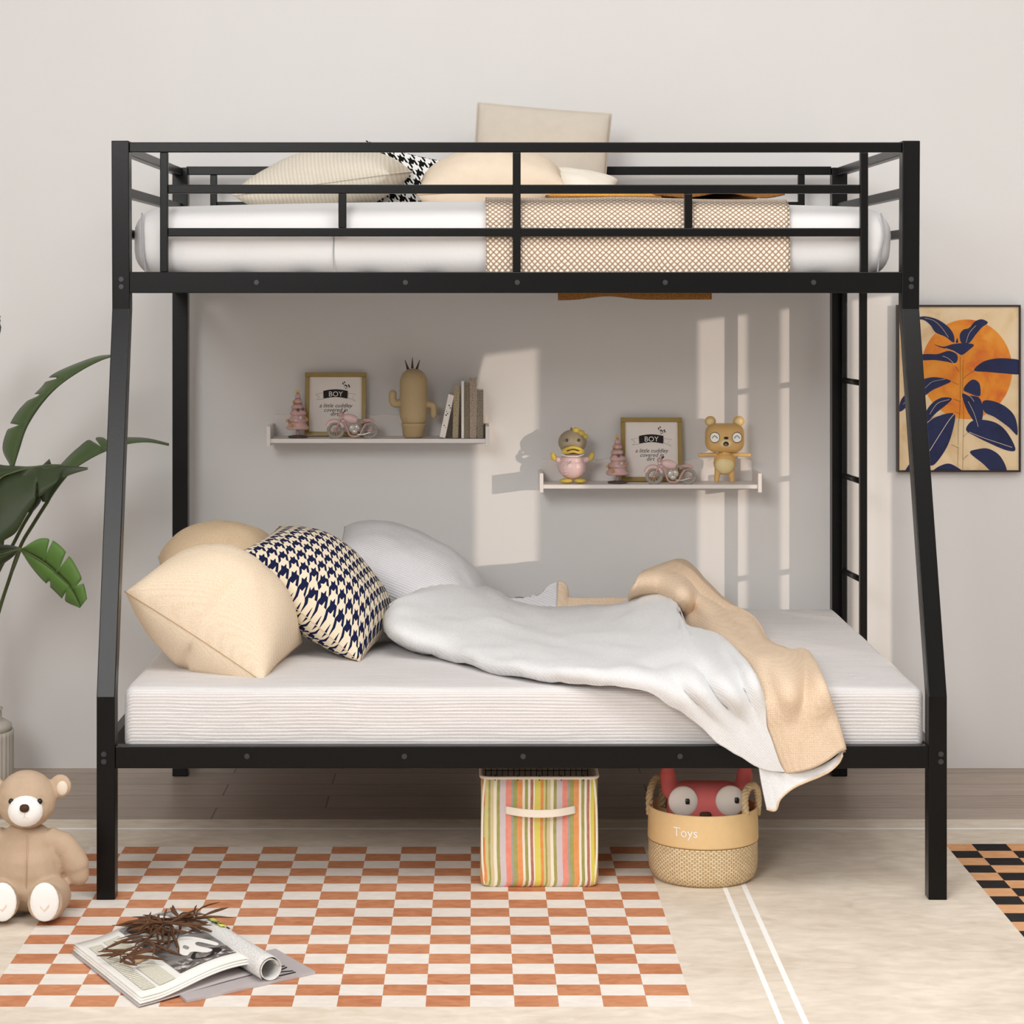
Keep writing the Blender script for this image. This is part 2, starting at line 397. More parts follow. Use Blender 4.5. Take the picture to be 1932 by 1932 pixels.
def window(n, a, zt, muls, rails):
    f = B()
    for y0, y1 in muls: box(f, XR, XR+0.014, y0, y1, 0.35, zt+0.012)
    for z in rails: box(f, XR, XR+0.014, a[0]-e, a[1], z, z+0.02)
    root = struct('window_%d' % n, f, M['white'])
window(1, w1, ztop, [(w1[0]-e, w1[0]+0.005), (wy(1409), wy(1464)), (wy(1526), wy(1600)), (w1[1]-0.004, w1[1])], [0.35, ztop-0.008])
window(2, w2, z2top, [(w2[0]-e, w2[0]), (w2[1]-0.004, w2[1])], [0.35, z2top-0.008])

# ---------------------------------------------------------------- rug
def fibre(name, c1, c2, sc=30, amt=1.0):
    m, nt, b = new_mat(name, 0.95, 0.05)
    n = nd(nt, 'ShaderNodeTexNoise', Scale=sc, Detail=6.0, Distortion=0.6); nt.links.new(coords(nt, (0.5, 1.0, 1)), n.inputs['Vector'])
    n2 = nd(nt, 'ShaderNodeTexNoise', Scale=3.2, Detail=4.0); nt.links.new(coords(nt, (0.7, 1, 1)), n2.inputs['Vector'])
    r = nt.nodes.new('ShaderNodeMapRange'); r.inputs[1].default_value = 0.32; r.inputs[2].default_value = 0.68
    nt.links.new(mth(nt, 'ADD', mth(nt, 'MULTIPLY', n.outputs[0], 0.5), mth(nt, 'MULTIPLY', n2.outputs[0], 0.5)), r.inputs[0])
    nt.links.new(mixc(nt, r.outputs[0], srgb(*c1), srgb(*c2)), b.inputs['Base Color'])
    k = nd(nt, 'ShaderNodeTexNoise', Scale=420.0, Detail=2.0); nt.links.new(coords(nt), k.inputs['Vector']); bumpit(nt, b, k.outputs[0], 0.35, 0.002)
    return m
RM = [fibre('rug_beige', (212, 197, 178), (243, 232, 217)), fibre('rug_white', (250, 248, 244), (255, 253, 250)),
      fibre('rug_orange', (180, 112, 76), (218, 156, 118), 60), fibre('rug_cream', (228, 219, 210), (246, 238, 229), 60),
      fibre('rug_peach', (214, 156, 108), (236, 186, 142), 60), fibre('rug_black', (44, 42, 42), (58, 56, 56), 60)]
RZ = 0.006; CW = 0.0883; RH = 0.072
ox = [0.433-CW*i for i in range(17)]; oy = [4.521+RH*i for i in range(19)]
kx = [1.207]+[1.275+CW*i for i in range(9)]; ky = [5.847-RH*i for i in range(20)]
LX = [(-1.16, -1.15), (-1.12, -1.11), (0.590, 0.601), (0.637, 0.649)]; LY = (6.005, 6.022)
xs = sorted(set([-1.5, 2.1]+ox+kx+[a for p in LX for a in p])); ys = sorted(set([3.3, 6.118]+oy+ky+list(LY)))
rb = B(); gv = {(i, j): rb.verts.new((x, y, RZ)) for i, x in enumerate(xs) for j, y in enumerate(ys)}
for i in range(len(xs)-1):
    for j in range(len(ys)-1):
        cx = (xs[i]+xs[i+1])/2; cy = (ys[j]+ys[j+1])/2; mi = 0
        if ox[-1] < cx < ox[0] and oy[0] < cy < oy[-1]:
            a = int((ox[0]-cx)/CW); b_ = int((cy-oy[0])/RH); mi = 2 if (a+b_) % 2 == 1 else 3
        elif kx[0] < cx < kx[-1] and ky[-1] < cy < ky[0]:
            a = 0 if cx < kx[1] else 1+int((cx-kx[1])/CW); b_ = int((ky[0]-cy)/RH); mi = 4 if (a+b_) % 2 == 0 else 5
        elif any(p[0] < cx < p[1] for p in LX) and cy < LY[1]: mi = 1
        elif LY[0] < cy < LY[1] and cx > LX[0][0]: mi = 1
        rb.faces.new((gv[i, j], gv[i+1, j], gv[i+1, j+1], gv[i, j+1])).material_index = mi
per = [gv[i, 0] for i in range(len(xs))]+[gv[len(xs)-1, j] for j in range(1, len(ys))]+[gv[i, len(ys)-1] for i in range(len(xs)-2, -1, -1)]+[gv[0, j] for j in range(len(ys)-2, 0, -1)]
low = [rb.verts.new((v.co.x, v.co.y, 0.0005)) for v in per]
for i in range(len(per)): rb.faces.new((per[i], low[i], low[(i+1) % len(per)], per[(i+1) % len(per)]))
tag(ob('area_rug', rb, RM), 'large beige area rug with orange and black checkered fields on plank floor', 'rug')

# ---------------------------------------------------------------- bunk bed
bed = thing('bunk_bed', (0.1, 6.0, RZ), 'black metal bunk bed with wide lower bunk and guard rails', 'bed')
MT = M['metal']
UF, LF, BF = 5.58, 5.31, 6.68                            # front faces: upper front, lower front, back posts
def part(name, bm, bv=0.002, mat=MT, parent=bed, sm=False):
    o = ob(name, bm, mat, parent, sm)
    if bv: bevel(o, bv)
    return o
PW = 0.043
def zp(py, D): return EYE-(py-VY)*D/F
def xp(px, D): return (px-VX)*D/F
def bolt(parent, px, py, D, r=0.0072):
    c = P(px, py, D); bm = B(); cyl(bm, c+Vector((0, 0.002, 0)), c+Vector((0, -0.003, 0)), r, r*0.85, 16)
    a = [c+Vector((math.cos(k*PI/3)*r*0.5, -0.0045, math.sin(k*PI/3)*r*0.5)) for k in range(6)]
    lo = [p+Vector((0, 0.003, 0)) for p in a]; hexa(bm, lo, a); bmesh.ops.recalc_face_normals(bm, faces=bm.faces)
    ob('bolt', bm, M['bolt'], parent, label='small grey steel bolt')
for s in (0, 1):
    tx, bxx = (xp(210, UF), xp(182, LF)) if s == 0 else (xp(1703, UF), xp(1752, LF))
    bm = B(); ux = tx+(0.002 if s == 0 else -0.002)
    beam(bm, [(bxx, LF, RZ), (bxx, LF, zp(1315, LF)), (ux, UF, zp(583, UF)), (tx, UF, 1.793)], PW, 0.045)
    p = part('front_post', bm)
    bxc = 229 if s == 0 else 1719; lxc = 196 if s == 0 else 1775
    for y in (527, 541): bolt(p, bxc, y, UF)
    for y in (1423, 1437): bolt(p, lxc, y, LF)
    b0 = xp(325, BF) if s == 0 else xp(1570, BF)
    part('back_post', bx(b0, b0+0.045, BF, BF+0.045, 0.001, zp(316, BF)))
def hrail(name, y0, y1, x0, x1, D, th=0.02, parent=bed): return part(name, bx(xp(x0, D), xp(x1, D), D, D+th, zp(y1, D), zp(y0, D)), parent=parent)
r = hrail('side_rail', 513, 553, 243, 1704, UF+0.004, 0.03)
for x in (484, 765, 976, 1255, 1535): bolt(r, x, 533, UF+0.004)
r = hrail('side_rail', 1408, 1450, 217, 1753, LF+0.004, 0.03)
for x in (466, 763, 987, 1283): bolt(r, x, 1427, LF+0.004)
def guard(D, th, sx, flip):
    q = lambda px: VX+(px-VX)*UF/D if False else px
    Xl = xp(243, UF)+0.0; Xr = xp(1703, UF)
    zt = [(zp(287, UF), zp(268, UF)), (zp(365, UF), zp(348, UF)), (zp(446, UF), zp(430, UF))]
    xi0, xi1 = (xp(316, UF), xp(1624, UF)) if not flip else (xp(409, D), xp(1506, D))
    part('guard_rail', bx(Xl, Xr, D, D+th, *zt[0]))
    for k in (1, 2): part('guard_rail', bx(xi0, xi1, D+0.001, D+th-0.001, *zt[k]))
    bwid = 0.0195; zb = zp(513, UF)
    mid = xp(975, UF) if not flip else (xi0+xi1)/2
    for xc in (xi0-bwid/2, mid, xi1+bwid/2): part('baluster', bx(xc-bwid/2, xc+bwid/2, D-0.0005, D+th, zb, zt[0][0]))
    for xc in ((xi0+mid)/2, (mid+xi1)/2): part('baluster', bx(xc-bwid/2, xc+bwid/2, D+0.001, D+th-0.001, zt[2][1], zt[1][0]))
guard(UF+0.006, 0.018, 0, False)
guard(BF+0.012, 0.018, 0, True)
part('side_rail', bx(xp(243, UF), xp(1703, UF), BF+0.008, BF+0.038, zp(553, UF), zp(513, UF)))
part('side_rail', bx(xp(243, UF), xp(1703, UF), BF+0.008, BF+0.038, 0.3125, 0.3625))
for s in (0, 1):                                         # end frames
    x0 = -0.880 if s == 0 else 1.060
    for z0, z1, y0 in ((1.762, 1.785, UF), (1.657, 1.681, UF), (1.556, 1.578, UF), (1.4197, 1.4715, UF), (0.3125, 0.3625, LF)):
        part('end_rail', bx(x0, x0+0.024, y0+0.045, BF, z0, z1))
for k in range(12):                                      # slats under both mattresses
    x = -0.76+k*0.158
    part('slat', bx(x, x+0.05, UF+0.034, BF+0.008, 1.446, 1.456), 0)
    part('slat', bx(x, x+0.05, LF+0.034, BF+0.008, 0.335, 0.345), 0)
lad = part('ladder', bx(1.087, 1.107, 6.42, 6.445, 0.318, 1.4197))
part('ladder_rail', bx(1.0735, 1.0875, 6.650, 6.678, 0.318, 1.4197), parent=lad)
for k in range(4):
    z = 1.163-0.2787*k; bm = B(); cyl(bm, (1.098, 6.44, z), (1.081, 6.655, z), 0.0085, None, 14); part('rung', bm, 0, parent=lad, sm=True)

# ---------------------------------------------------------------- mattresses
def up_fn(q, h):
    q = q.copy(); k = (1-(q.x/h.x)**2)
    if q.z > 0: q.z += 0.016*k*(q.z/h.z)
    q.x += (0.012*noise.noise(q*9)+0.01)*(1 if q.x > 0 else -1)*max(0, abs(q.x)/h.x-0.93)/0.07
    q.y += 0.004*noise.noise(Vector((q.x*5, 0, q.z*6)))
    return q
umx0, umx1 = xp(250, 5.62), xp(1684, 5.62)
upm = tag(ob('mattress', roundbox(((umx0+umx1)/2, 6.14, (1.457+1.632)/2), (umx1-umx0, 1.03, 0.176), 0.07, 26, up_fn), M['mat_up'], smooth=True),
    'white mattress on the upper bunk behind the guard rails', 'mattress')
def crease(parent, pts, r, m=M['seam_grey']):
    return ob('seam', tube(B(), smoothpath(pts, 6), r, 6), m, parent, True)
def umface(px, py): return P(px, py, 5.622)
crease(upm, [umface(630, 440), umface(629, 480), umface(631, 525)], 0.0014)
crease(upm, [P(1662, 402, 5.635), P(1668, 440, 5.626), P(1660, 480, 5.626), P(1655, 520, 5.63)], 0.0022)
crease(upm, [P(268, 402, 5.64), P(268, 440, 5.626), P(270, 480, 5.626), P(276, 520, 5.63)], 0.0022)
lx0, lx1 = -0.823, 1.056
def low_fn(q, h):
    q = q.copy(); q.z += 0.004*noise.noise(Vector((q.x*4, q.y*6, 1)))*(1 if q.z > 0 else 0); q.y += 0.003*noise.noise(Vector((q.x*5, 3, q.z*8))); return q
lowm = tag(ob('mattress', roundbox(((lx0+lx1)/2, (5.346+6.675)/2, (0.346+0.494)/2), (lx1-lx0, 1.329, 0.148), 0.022, 26, low_fn), M['mat_low'], smooth=True),
    'wide white ribbed mattress on the lower bunk', 'mattress')
per = [(lx0+0.02, 5.336), (lx1-0.02, 5.336), (lx1, 5.36), (lx1, 6.65), (lx1-0.02, 6.675), (lx0+0.02, 6.675), (lx0, 6.65), (lx0, 5.36)]

# woven blanket over the upper mattress: a saddle of cloth
sx = [xp(917, 5.61)+(xp(1490, 5.61)-xp(917, 5.61))*i/14 for i in range(15)]
sec = [(5.612, 1.46), (5.610, 1.52), (5.612, 1.575), (5.620, 1.622), (5.645, 1.649), (5.75, 1.657), (6.0, 1.658), (6.3, 1.658), (6.55, 1.652), (6.63, 1.63), (6.665, 1.57), (6.668, 1.50)]
grid = [[Vector((x, y+0.002*noise.noise(Vector((x*6, z*9, 0))), z+(0.004*noise.noise(Vector((x*4, y*3, 0))) if z > 1.6 else 0)-0.010*((x-0.1)/0.9)**2*(1 if z > 1.6 else 0))) for x in sx] for y, z in sec]
bl = ob('blanket', patch(grid, 3, 5), M['throw_weave'], smooth=True); m = bl.modifiers.new('s', 'SOLIDIFY'); m.thickness = 0.006; m.offset = 0
tag(bl, 'cream diamond woven blanket laid across the upper mattress', 'blanket')
# brown throw on top of it, falling down behind
sec = [(5.80, 1.670), (5.95, 1.682), (6.2, 1.684), (6.45, 1.682), (6.60, 1.668), (6.668, 1.62), (6.675, 1.55), (6.676, 1.47), (6.676, 1.418)]
grid = []
for k, (y, z) in enumerate(sec):
    row = []
    for i in range(15):
        t = i/14; x = (0.19+0.60*t) if k < 5 else (0.245+0.45*t)
        dz = 0.006*math.sin(t*19+k)+0.004*noise.noise(Vector((x*9, y*9, 0)))
        if k == len(sec)-1: z = 1.396; dz = 0.011*math.exp(-((x-0.39)/0.07)**2)+0.003*t
        row.append(Vector((x, y+({0: 0.27, 1: 0.16}.get(k, 0)*(1 if x < 0.46 else 0)), z+dz)))
    grid.append(row)
th = ob('throw', patch(grid, 3, 4), M['brown_weave'], smooth=True); m = th.modifiers.new('s', 'SOLIDIFY'); m.thickness = 0.006; m.offset = 0
tag(th, 'brown woven throw on the upper bunk, its hem hanging down behind', 'blanket')

def cush(name, Mx, w, h, t, mat, label, seam_m=None, seam_r=0.0016, **kw):
    bm, path = cushion(Mx, w, h, t, **kw); root = ob(name, bm, mat, smooth=True); tag(root, label, 'cushion' if name == 'cushion' else 'pillow')
    if seam_m: ob('seam', seam(path, seam_r), seam_m, root, True)
    return root
# upper bunk cushions
cush('pillow', basis((1, -0.12, 0.13), (-0.13, -0.05, 1), P(614, 345, 6.10)), 0.41, 0.44, 0.17, M['ivory'],
     'ivory ribbed pillow lying leftmost on the upper bunk', M['ivory'], 0.003, pinch=0.05)
cush('cushion', basis((1, 0.05, -0.25), (0.05, -1, 0.2), P(756, 366, 6.33)), 0.26, 0.25, 0.08, M['hound_black'],
     'black and white houndstooth cushion between two pale pillows on the upper bunk', pinch=0.06)
cush('pillow', basis((1, -0.02, 0.05), (-0.05, -0.16, 1), P(927, 347, 6.10)), 0.39, 0.34, 0.19, M['beige_linen'],
     'plump beige linen pillow lying in front of the upright pillow on the upper bunk', M['seam'], 0.0012, pinch=0.06,
     crease=[(0.0, 0, 0, 1, 3.0, 0.004), (0.8, 0.3, 0.6, 0.8, 0.5, 0.01)])
cush('pillow', basis((1, 0.0, -0.085), (0, -1, 0.12), P(1019, 308, 6.55)), 0.385, 0.32, 0.12, M['taupe'],
     'taupe pillow standing upright against the back rail of the upper bunk', M['taupe'], 0.003, pinch=0.015, ex=0.3,
     crease=[(0.06, 0, 0, 1, 3.0, 0.003)])
cush('cushion', basis((1, -0.1, -0.12), (0.1, -0.3, 1), P(1085, 352, 6.28)), 0.22, 0.26, 0.09, M['canvas_w'],
     'small off-white cushion lying at the foot of the upright taupe pillow', M['seam'], 0.0012, pinch=0.04)
cush('cushion', basis((1, 0.02, 0), (0, -0.06, 1), P(1135, 371, 5.90)), 0.285, 0.2, 0.03, M['orange_cloth'],
     'flat orange cushion with piped edge on the brown throw', M['brown_weave'], 0.004, pinch=0.02)

# lower bunk cushions
cush('cushion', basis((1, 0.1, -0.05), (0.05, -0.18, 1), P(420, 1090, 6.14)), 0.36, 0.34, 0.30, M['tan'],
     'tan linen cushion at the back behind the cream one on the lower bunk', M['seam'], 0.001, pinch=0.08, seed=5, crease=[(0.1, -0.8, 0.2, 1, 0.3, 0.015)])
cush('cushion', basis((0.83, -0.10, -0.52), (0.52, -0.20, 0.83), P(408, 1166, 5.68)), 0.405, 0.36, 0.37, M['cream'],
     'plump cream cushion at the front left of the lower mattress', M['seam'], 0.0013, pinch=0.05, ex=0.55, tb=0.30, crease=[(0.0, -1.0, 0.1, 1, 0.45, 0.035)])
cush('cushion', basis((0.78, -0.12, -0.61), (0.61, -0.22, 0.77), P(600, 1116, 5.93)), 0.42, 0.40, 0.27, M['hound_navy'],
     'navy and cream houndstooth cushion on the lower bunk', M['tan'], 0.0012, pinch=0.05, ex=0.55, tb=0.2, seed=9, crease=[(0.0, -1.0, 0, 1, 0.25, 0.02)])
cush('pillow', basis((0.88, -0.02, -0.42), (0.42, -0.18, 0.88), P(770, 1096, 6.34)), 0.46, 0.40, 0.26, M['greyknit'],
     'light grey knitted pillow behind the duvet on the lower bunk', M['seam_grey'], 0.001, pinch=0.07, seed=3, crease=[(0.2, -0.8, 0.3, 1, 0.3, 0.014), (-0.5, -0.8, -0.2, 1, 0.3, 0.014)])

# ---------------------------------------------------------------- duvet
MZ = 0.498
def Q(px, py, h, D=None):
    z = MZ+h
    d = (EYE-z)*F/(py-VY) if D is None else D
    if D is None: d = min(6.66, max(d, 5.298-0.35*h))
    return P(px, py, d)
W = [  # bottom, low, mid, high, top, behind
 [(728,1180,.01),(726,1172,.05),(727,1165,.07),(731,1157,.09),(737,1150,.10),(745,1149,.09)],
 [(760,1214,.008),(745,1200,.05),(748,1178,.08),(765,1145,.11),(795,1119,.12),(815,1119,.03)],
 [(850,1240,.008),(843,1222,.035),(842,1195,.06),(850,1150,.09),(875,1106,.11),(890,1114,.03)],
 [(950,1266,.008),(946,1250,.03),(940,1215,.045),(935,1168,.07),(928,1122,.08),(935,1124,.01)],
 [(1060,1284,.008),(1050,1266,.03),(1035,1230,.04),(1008,1188,.045),(982,1149,.05),(985,1148,.01)],
 [(1150,1292,.008),(1140,1272,.03),(1125,1240,.035),(1095,1195,.045),(1075,1155,.04),(1078,1150,.01)],
 [(1220,1303,.010),(1210,1275,.03),(1195,1245,.035),(1170,1195,.05),(1172,1148,.06),(1175,1146,.02)],
 [(1290,1345,.012),(1275,1305,.03),(1255,1260,.035),(1230,1195,.06),(1218,1121,.09),(1222,1120,.05)],
 [(1350,1396,.02),(1330,1345,.03),(1310,1288,.04),(1285,1220,.06),(1262,1119,.10),(1266,1121,.08)],
 [(1400,1428,.02),(1380,1385,.03),(1350,1320,.035),(1320,1250,.05),(1293,1190,.07),(1296,1192,.05)],
 [(1430,1444,.02),(1412,1405,.03),(1390,1350,.03),(1370,1285,.04),(1350,1206,.05),(1354,1210,.04)],
 [(1455,1452,.025),(1445,1425,.03),(1425,1375,.035),(1410,1320,.04),(1412,1268,.04),(1416,1270,.03)],
 [(1480,1457,.03),(1472,1440,.035),(1460,1405,.04),(1448,1372,.04),(1438,1335,.04),(1441,1338,.03)],
]
grid = [[Q(*p) for p in c] for c in W]
duv = thing('duvet', (0.25, 5.9, MZ), 'rumpled duvet, white above and beige beneath, spilling over the lower rail', 'duvet')
cv = patch(grid, 7, 6, 0.010, 11)
o = ob('cover', cv, M['duvet_w'], duv, True, label='white knitted upper side'); s_ = o.modifiers.new('s', 'SOLIDIFY'); s_.thickness = 0.010; s_.offset = -1
Bg = [  # beige side: rows across from the white edge to the far edge
 [(1190,1150,.02),(1185,1125,.10),(1195,1100,.14),(1215,1082,.15),(1228,1084,.02)],
 [(1240,1150,.04),(1240,1120,.11),(1245,1090,.15),(1255,1068,.16),(1262,1070,.02)],
 [(1275,1165,.05),(1285,1135,.11),(1290,1100,.14),(1292,1063,.15),(1296,1070,.02)],
 [(1288,1195,.05),(1310,1160,.07),(1320,1130,.10),(1325,1098,.11),(1332,1105,.02)],
 [(1320,1215,.04),(1345,1190,.06),(1362,1165,.07),(1362,1137,.07),(1370,1140,.01)],
 [(1355,1225,.04),(1385,1215,.06),(1400,1190,.05),(1415,1170,.06),(1420,1172,.01)],
 [(1395,1270,.03),(1415,1245,.05),(1432,1225,.045),(1440,1212,.04),(1446,1210,.01)],
 [(1418,1300,.03),(1440,1262,.045),(1462,1248,.045),(1485,1234,.04),(1492,1232,.01)],
 [(1432,1345,.03),(1465,1318,.045),(1495,1290,.04),(1518,1238,.03),(1524,1238,.01)],
 [(1446,1390,.025),(1478,1372,.045),(1510,1345,.045),(1545,1290,.03),(1549,1292,.01)],
 [(1460,1425,.022),(1492,1412,.045),(1528,1390,.05),(1568,1355,.035),(1572,1358,.01)],
 [(1478,1456,.02),(1505,1455,.05),(1545,1442,.06),(1586,1416,.045),(1589,1420,.03)],
]
grid = [[Q(p[0], p[1], p[2]-(0.035 if j == 0 else 0.01 if j == 1 else 0)) for j, p in enumerate(c)] for c in Bg]
o = ob('underside', patch(grid, 7, 6, 0.005, 10), M['duvet_b'], duv, True, label='beige knitted underside, folded over'); s_ = o.modifiers.new('s', 'SOLIDIFY'); s_.thickness = 0.010; s_.offset = -1
hem = [(1428,1420,1436,1475,1447,1527), (1445,1440,1452,1480,1463,1529), (1462,1452,1466,1480,1472,1508), (1480,1458,1484,1478,1495,1488), (1505,1456,1508,1470,1520,1476),
       (1535,1450,1538,1462,1545,1466), (1562,1438,1563,1448,1566,1455), (1580,1425,1580,1432,1582,1440), (1588,1414,1589,1420,1589,1426)]
grid = [[P(a, b, 5.290), P(c, d, 5.283+0.006*(i % 2)), P(e_, f_, 5.276+0.006*(i % 2))] for i, (a, b, c, d, e_, f_) in enumerate(hem)]
o = ob('hem', patch(grid, 6, 6), M['duvet_w'], duv, True, label='white hem hanging below the bed rail'); s_ = o.modifiers.new('s', 'SOLIDIFY'); s_.thickness = 0.004; s_.offset = 0
pp = smoothpath([P(e_, f_-1, 5.276+0.006*(i % 2)) for i, (a, b, c, d, e_, f_) in enumerate(hem)], 6)
ob('hem_edge', tube(B(), pp, 0.0030, 8), M['duvet_b'], o, True)
back = [  # grey and tan crest behind
 [(925,1150,.0),(930,1125,.03),(940,1112,.035)], [(960,1152,.0),(962,1130,.02),(965,1128,.022)], [(1000,1153,.0),(1005,1128,.02),(1010,1126,.022)],
 [(1028,1153,.0),(1030,1120,.04),(1035,1104,.06)], [(1050,1153,.0),(1050,1115,.05),(1050,1096,.07)]]
grid = [[P(a, b, 6.55) for a, b, c in r_] for r_ in back]
o = ob('cover_fold', patch(grid, 6, 6, 0.003, 20), M['greyknit'], duv, True); s_ = o.modifiers.new('s', 'SOLIDIFY'); s_.thickness = 0.010
back = [[(1050,1156),(1052,1115),(1052,1097)], [(1062,1156),(1060,1120),(1066,1104)], [(1072,1156),(1072,1140),(1070,1128)], [(1100,1156),(1100,1142),(1100,1131)], [(1150,1156),(1150,1142),(1150,1130)], [(1200,1156),(1200,1140),(1200,1128)]]
grid = [[P(a, b, 6.54+0.01*k) for k, (a, b) in enumerate(r_)] for r_ in back]
o = ob('underside_fold', patch(grid, 6, 6, 0.003, 20), M['duvet_b'], duv, True); s_ = o.modifiers.new('s', 'SOLIDIFY'); s_.thickness = 0.010

# ---------------------------------------------------------------- shelves
def shelf(x0, x1, zt, zb, b0, b1, label):
    D = 6.65; X0 = xp(x0, D); X1 = xp(x1, D)
    root = thing('wall_shelf', ((X0+X1)/2, WALL, zb), label, 'shelf')
    bevel(ob('board', bx(X0+0.011, X1-0.011, D, WALL-0.001, zb, zt), M['white'], root), 0.001)
    for x in (X0, X1-0.011): bevel(ob('end_bracket', bx(x, x+0.011, D-0.004, WALL-0.001, b1, b0), M['white'], root), 0.001)
    poly = [(X0+0.011, zt), (X1-0.011, zt)]; n = 90
    poly += [(X1-0.011-(X1-X0-0.022)*i/n, zt+0.060+0.005*abs(math.sin(i*0.33))) for i in range(n+1)]
    ob('scalloped_back', prism(B(), poly, WALL-0.008, WALL-0.001), M['white'], root)
    return root
shelf(503, 923, zp(828, 6.65), zp(836, 6.65), zp(804, 6.65), zp(842, 6.65), 'white floating wall shelf holding books, the higher of the two')
shelf(1018, 1437, zp(914.5, 6.65), zp(922, 6.65), zp(893, 6.65), zp(929, 6.65), 'white floating wall shelf holding the duck, the lower of the two')
Z1 = zp(828, 6.65)+0.0005; Z2 = zp(914.5, 6.65)+0.0005
def ctree(o, loc, rz=0, label=None):                    # copies of a thing with its parts
    r_ = o.copy(); COL.objects.link(r_); r_.location = loc; r_.rotation_euler = (0, 0, rz)
    if label: r_['label'] = label
    def rec(src, dst):
        for ch in [c for c in bpy.data.objects if c.parent == src and c.name in COL.objects]:
            if ch in made: continue
            n_ = ch.copy(); COL.objects.link(n_); n_.parent = dst; made.append(n_); rec(ch, n_)
    made = [r_]; rec(o, r_); return r_
def star(bm, c, r, t, mi=0):
    poly = [(c[0]+(r if k % 2 == 0 else r*0.45)*math.sin(k*PI/5), c[2]+(r if k % 2 == 0 else r*0.45)*math.cos(k*PI/5)) for k in range(10)]
    return prism(bm, poly, c[1]-t, c[1]+t, mi)
# -- Christmas tree ornament, built at the origin
tr = thing('christmas_tree_ornament', (0, 0, 0), 'small pink christmas tree ornament on the higher shelf', 'ornament')
ob('base', lathe(B(), (0, 0, 0), [(0.027, 0), (0.029, 0.002), (0.028, 0.005), (0.012, 0.007)], 28), M['darkgrey'], tr, True)
ob('trunk', lathe(B(), (0, 0, 0), [(0.0045, 0.005), (0.0045, 0.03)], 12), M['pink'], tr, True)
prof = []
for k, (z, ro, ri) in enumerate([(0.024, 0.034, 0.024), (0.046, 0.030, 0.019), (0.066, 0.0245, 0.015), (0.084, 0.019, 0.010), (0.100, 0.0135, 0.006), (0.114, 0.0085, 0.003)]):
    prof += [(ro*0.86, z), (ro, z+0.004), (ro*0.93, z+0.009), (ri, z+0.019)]
prof = [(0.01, 0.023)]+prof+[(0.001, 0.131)]
ob('foliage', lathe(B(), (0, 0, 0), prof, 36, lambda a, z: 1+0.06*math.sin(a*3+z*120)), M['pink'], tr, True)
ob('star', star(B(), (0, 0, 0.135), 0.0085, 0.0015), M['brass'], tr)
for c, r_ in (((-0.030, -0.012, 0.05), 0.0042), ((-0.016, -0.027, 0.036), 0.0048), ((-0.012, -0.010, 0.106), 0.004), ((0.026, -0.016, 0.058), 0.0035)): ob('bauble', E(c, (r_,)*3, None, 12), M['brass'], tr, True)
for c, m_ in (((-0.003, -0.029, 0.052), 'silver'), ((0.010, -0.0275, 0.060), 'silver'), ((0.002, -0.0215, 0.082), 'darkgrey'), ((0.0165, -0.014, 0.084), 'darkgrey')): ob('star', star(B(), c, 0.0062, 0.0012), M[m_], tr)
gar = [(math.cos(a)*(0.036-0.0062*a/(2*PI)*1.0), math.sin(a)*(0.036-0.0062*a/(2*PI)), 0.030+0.026*a/(2*PI)) for a in [i*0.25 for i in range(90)]]
gar = [(x*max(0.25, 1-z/0.26), y*max(0.25, 1-z/0.26), z) for x, y, z in gar]
ob('garland', tube(B(), gar, 0.0011, 6), M['brass'], tr, True)
# -- framed print
fr = thing('picture_frame', (0, 0, 0), 'olive gold frame with a BOY print on the higher shelf, leaning on the wall', 'picture frame')
FW, FH, fb = 0.182, 0.189, 0.013
bm = B()
for a in ((-FW/2, FW/2, 0, fb), (-FW/2, FW/2, FH-fb, FH), (-FW/2, -FW/2+fb, fb, FH-fb), (FW/2-fb, FW/2, fb, FH-fb)): box(bm, a[0], a[1], -0.012, 0, a[2], a[3])
bevel(ob('frame', bm, M['gold'], fr), 0.0015)
pr = ob('print', bx(-FW/2+fb, FW/2-fb, -0.004, -0.001, fb, FH-fb), M['paper'], fr)
zc = lambda zy: FH-(zy-238)/4.025/642*1.0; xc_ = lambda zx: (zx-616)/4.025/642*0.99
bm = B(); y_ = -0.0046
poly = []
for i in range(13): t = i/12; poly.append((xc_(520+190*t), zc(378-12*math.sin(PI*t))))
for i in range(13): t = 1-i/12; poly.append((xc_(523+184*t), zc(438-12*math.sin(PI*t))))
prism(bm, poly, y_, -0.0038)
for pts in ([(460,405),(520,392),(520,440),(468,447),(490,425),(460,405)], [(712,398),(772,405),(745,425),(768,455),(712,432),(712,398)]):
    tube(bm, [(xc_(a), y_, zc(b)) for a, b in pts], 0.00035, 4)
for pts in ([(690,365),(680,335),(668,310)], [(690,365),(705,345),(722,330)], [(690,365),(712,352),(726,348)]):
    tube(bm, [(xc_(a), y_, zc(b)) for a, b in pts], 0.0004, 4)
for a, b in ((672,322),(684,312),(690,335),(716,335),(722,345),(700,340)): ell(bm, (xc_(a), y_, zc(b)), (0.0018, 0.0004, 0.003), None, 8)
text_bm('a little cuddley', 0.0165, (0, y_, zc(505)), shear=0.3, bm=bm); text_bm('covered in', 0.0165, (0, y_, zc(538)), shear=0.3, bm=bm); text_bm('dirt', 0.0165, (-0.004, y_, zc(568)), shear=0.3, bm=bm)
ob('ink', bm, M['ink'], pr); ob('lettering', text_bm('BOY', 0.0215, (0, y_-0.0004, zc(421))), M['paper'], pr, label='white lettering reading BOY')
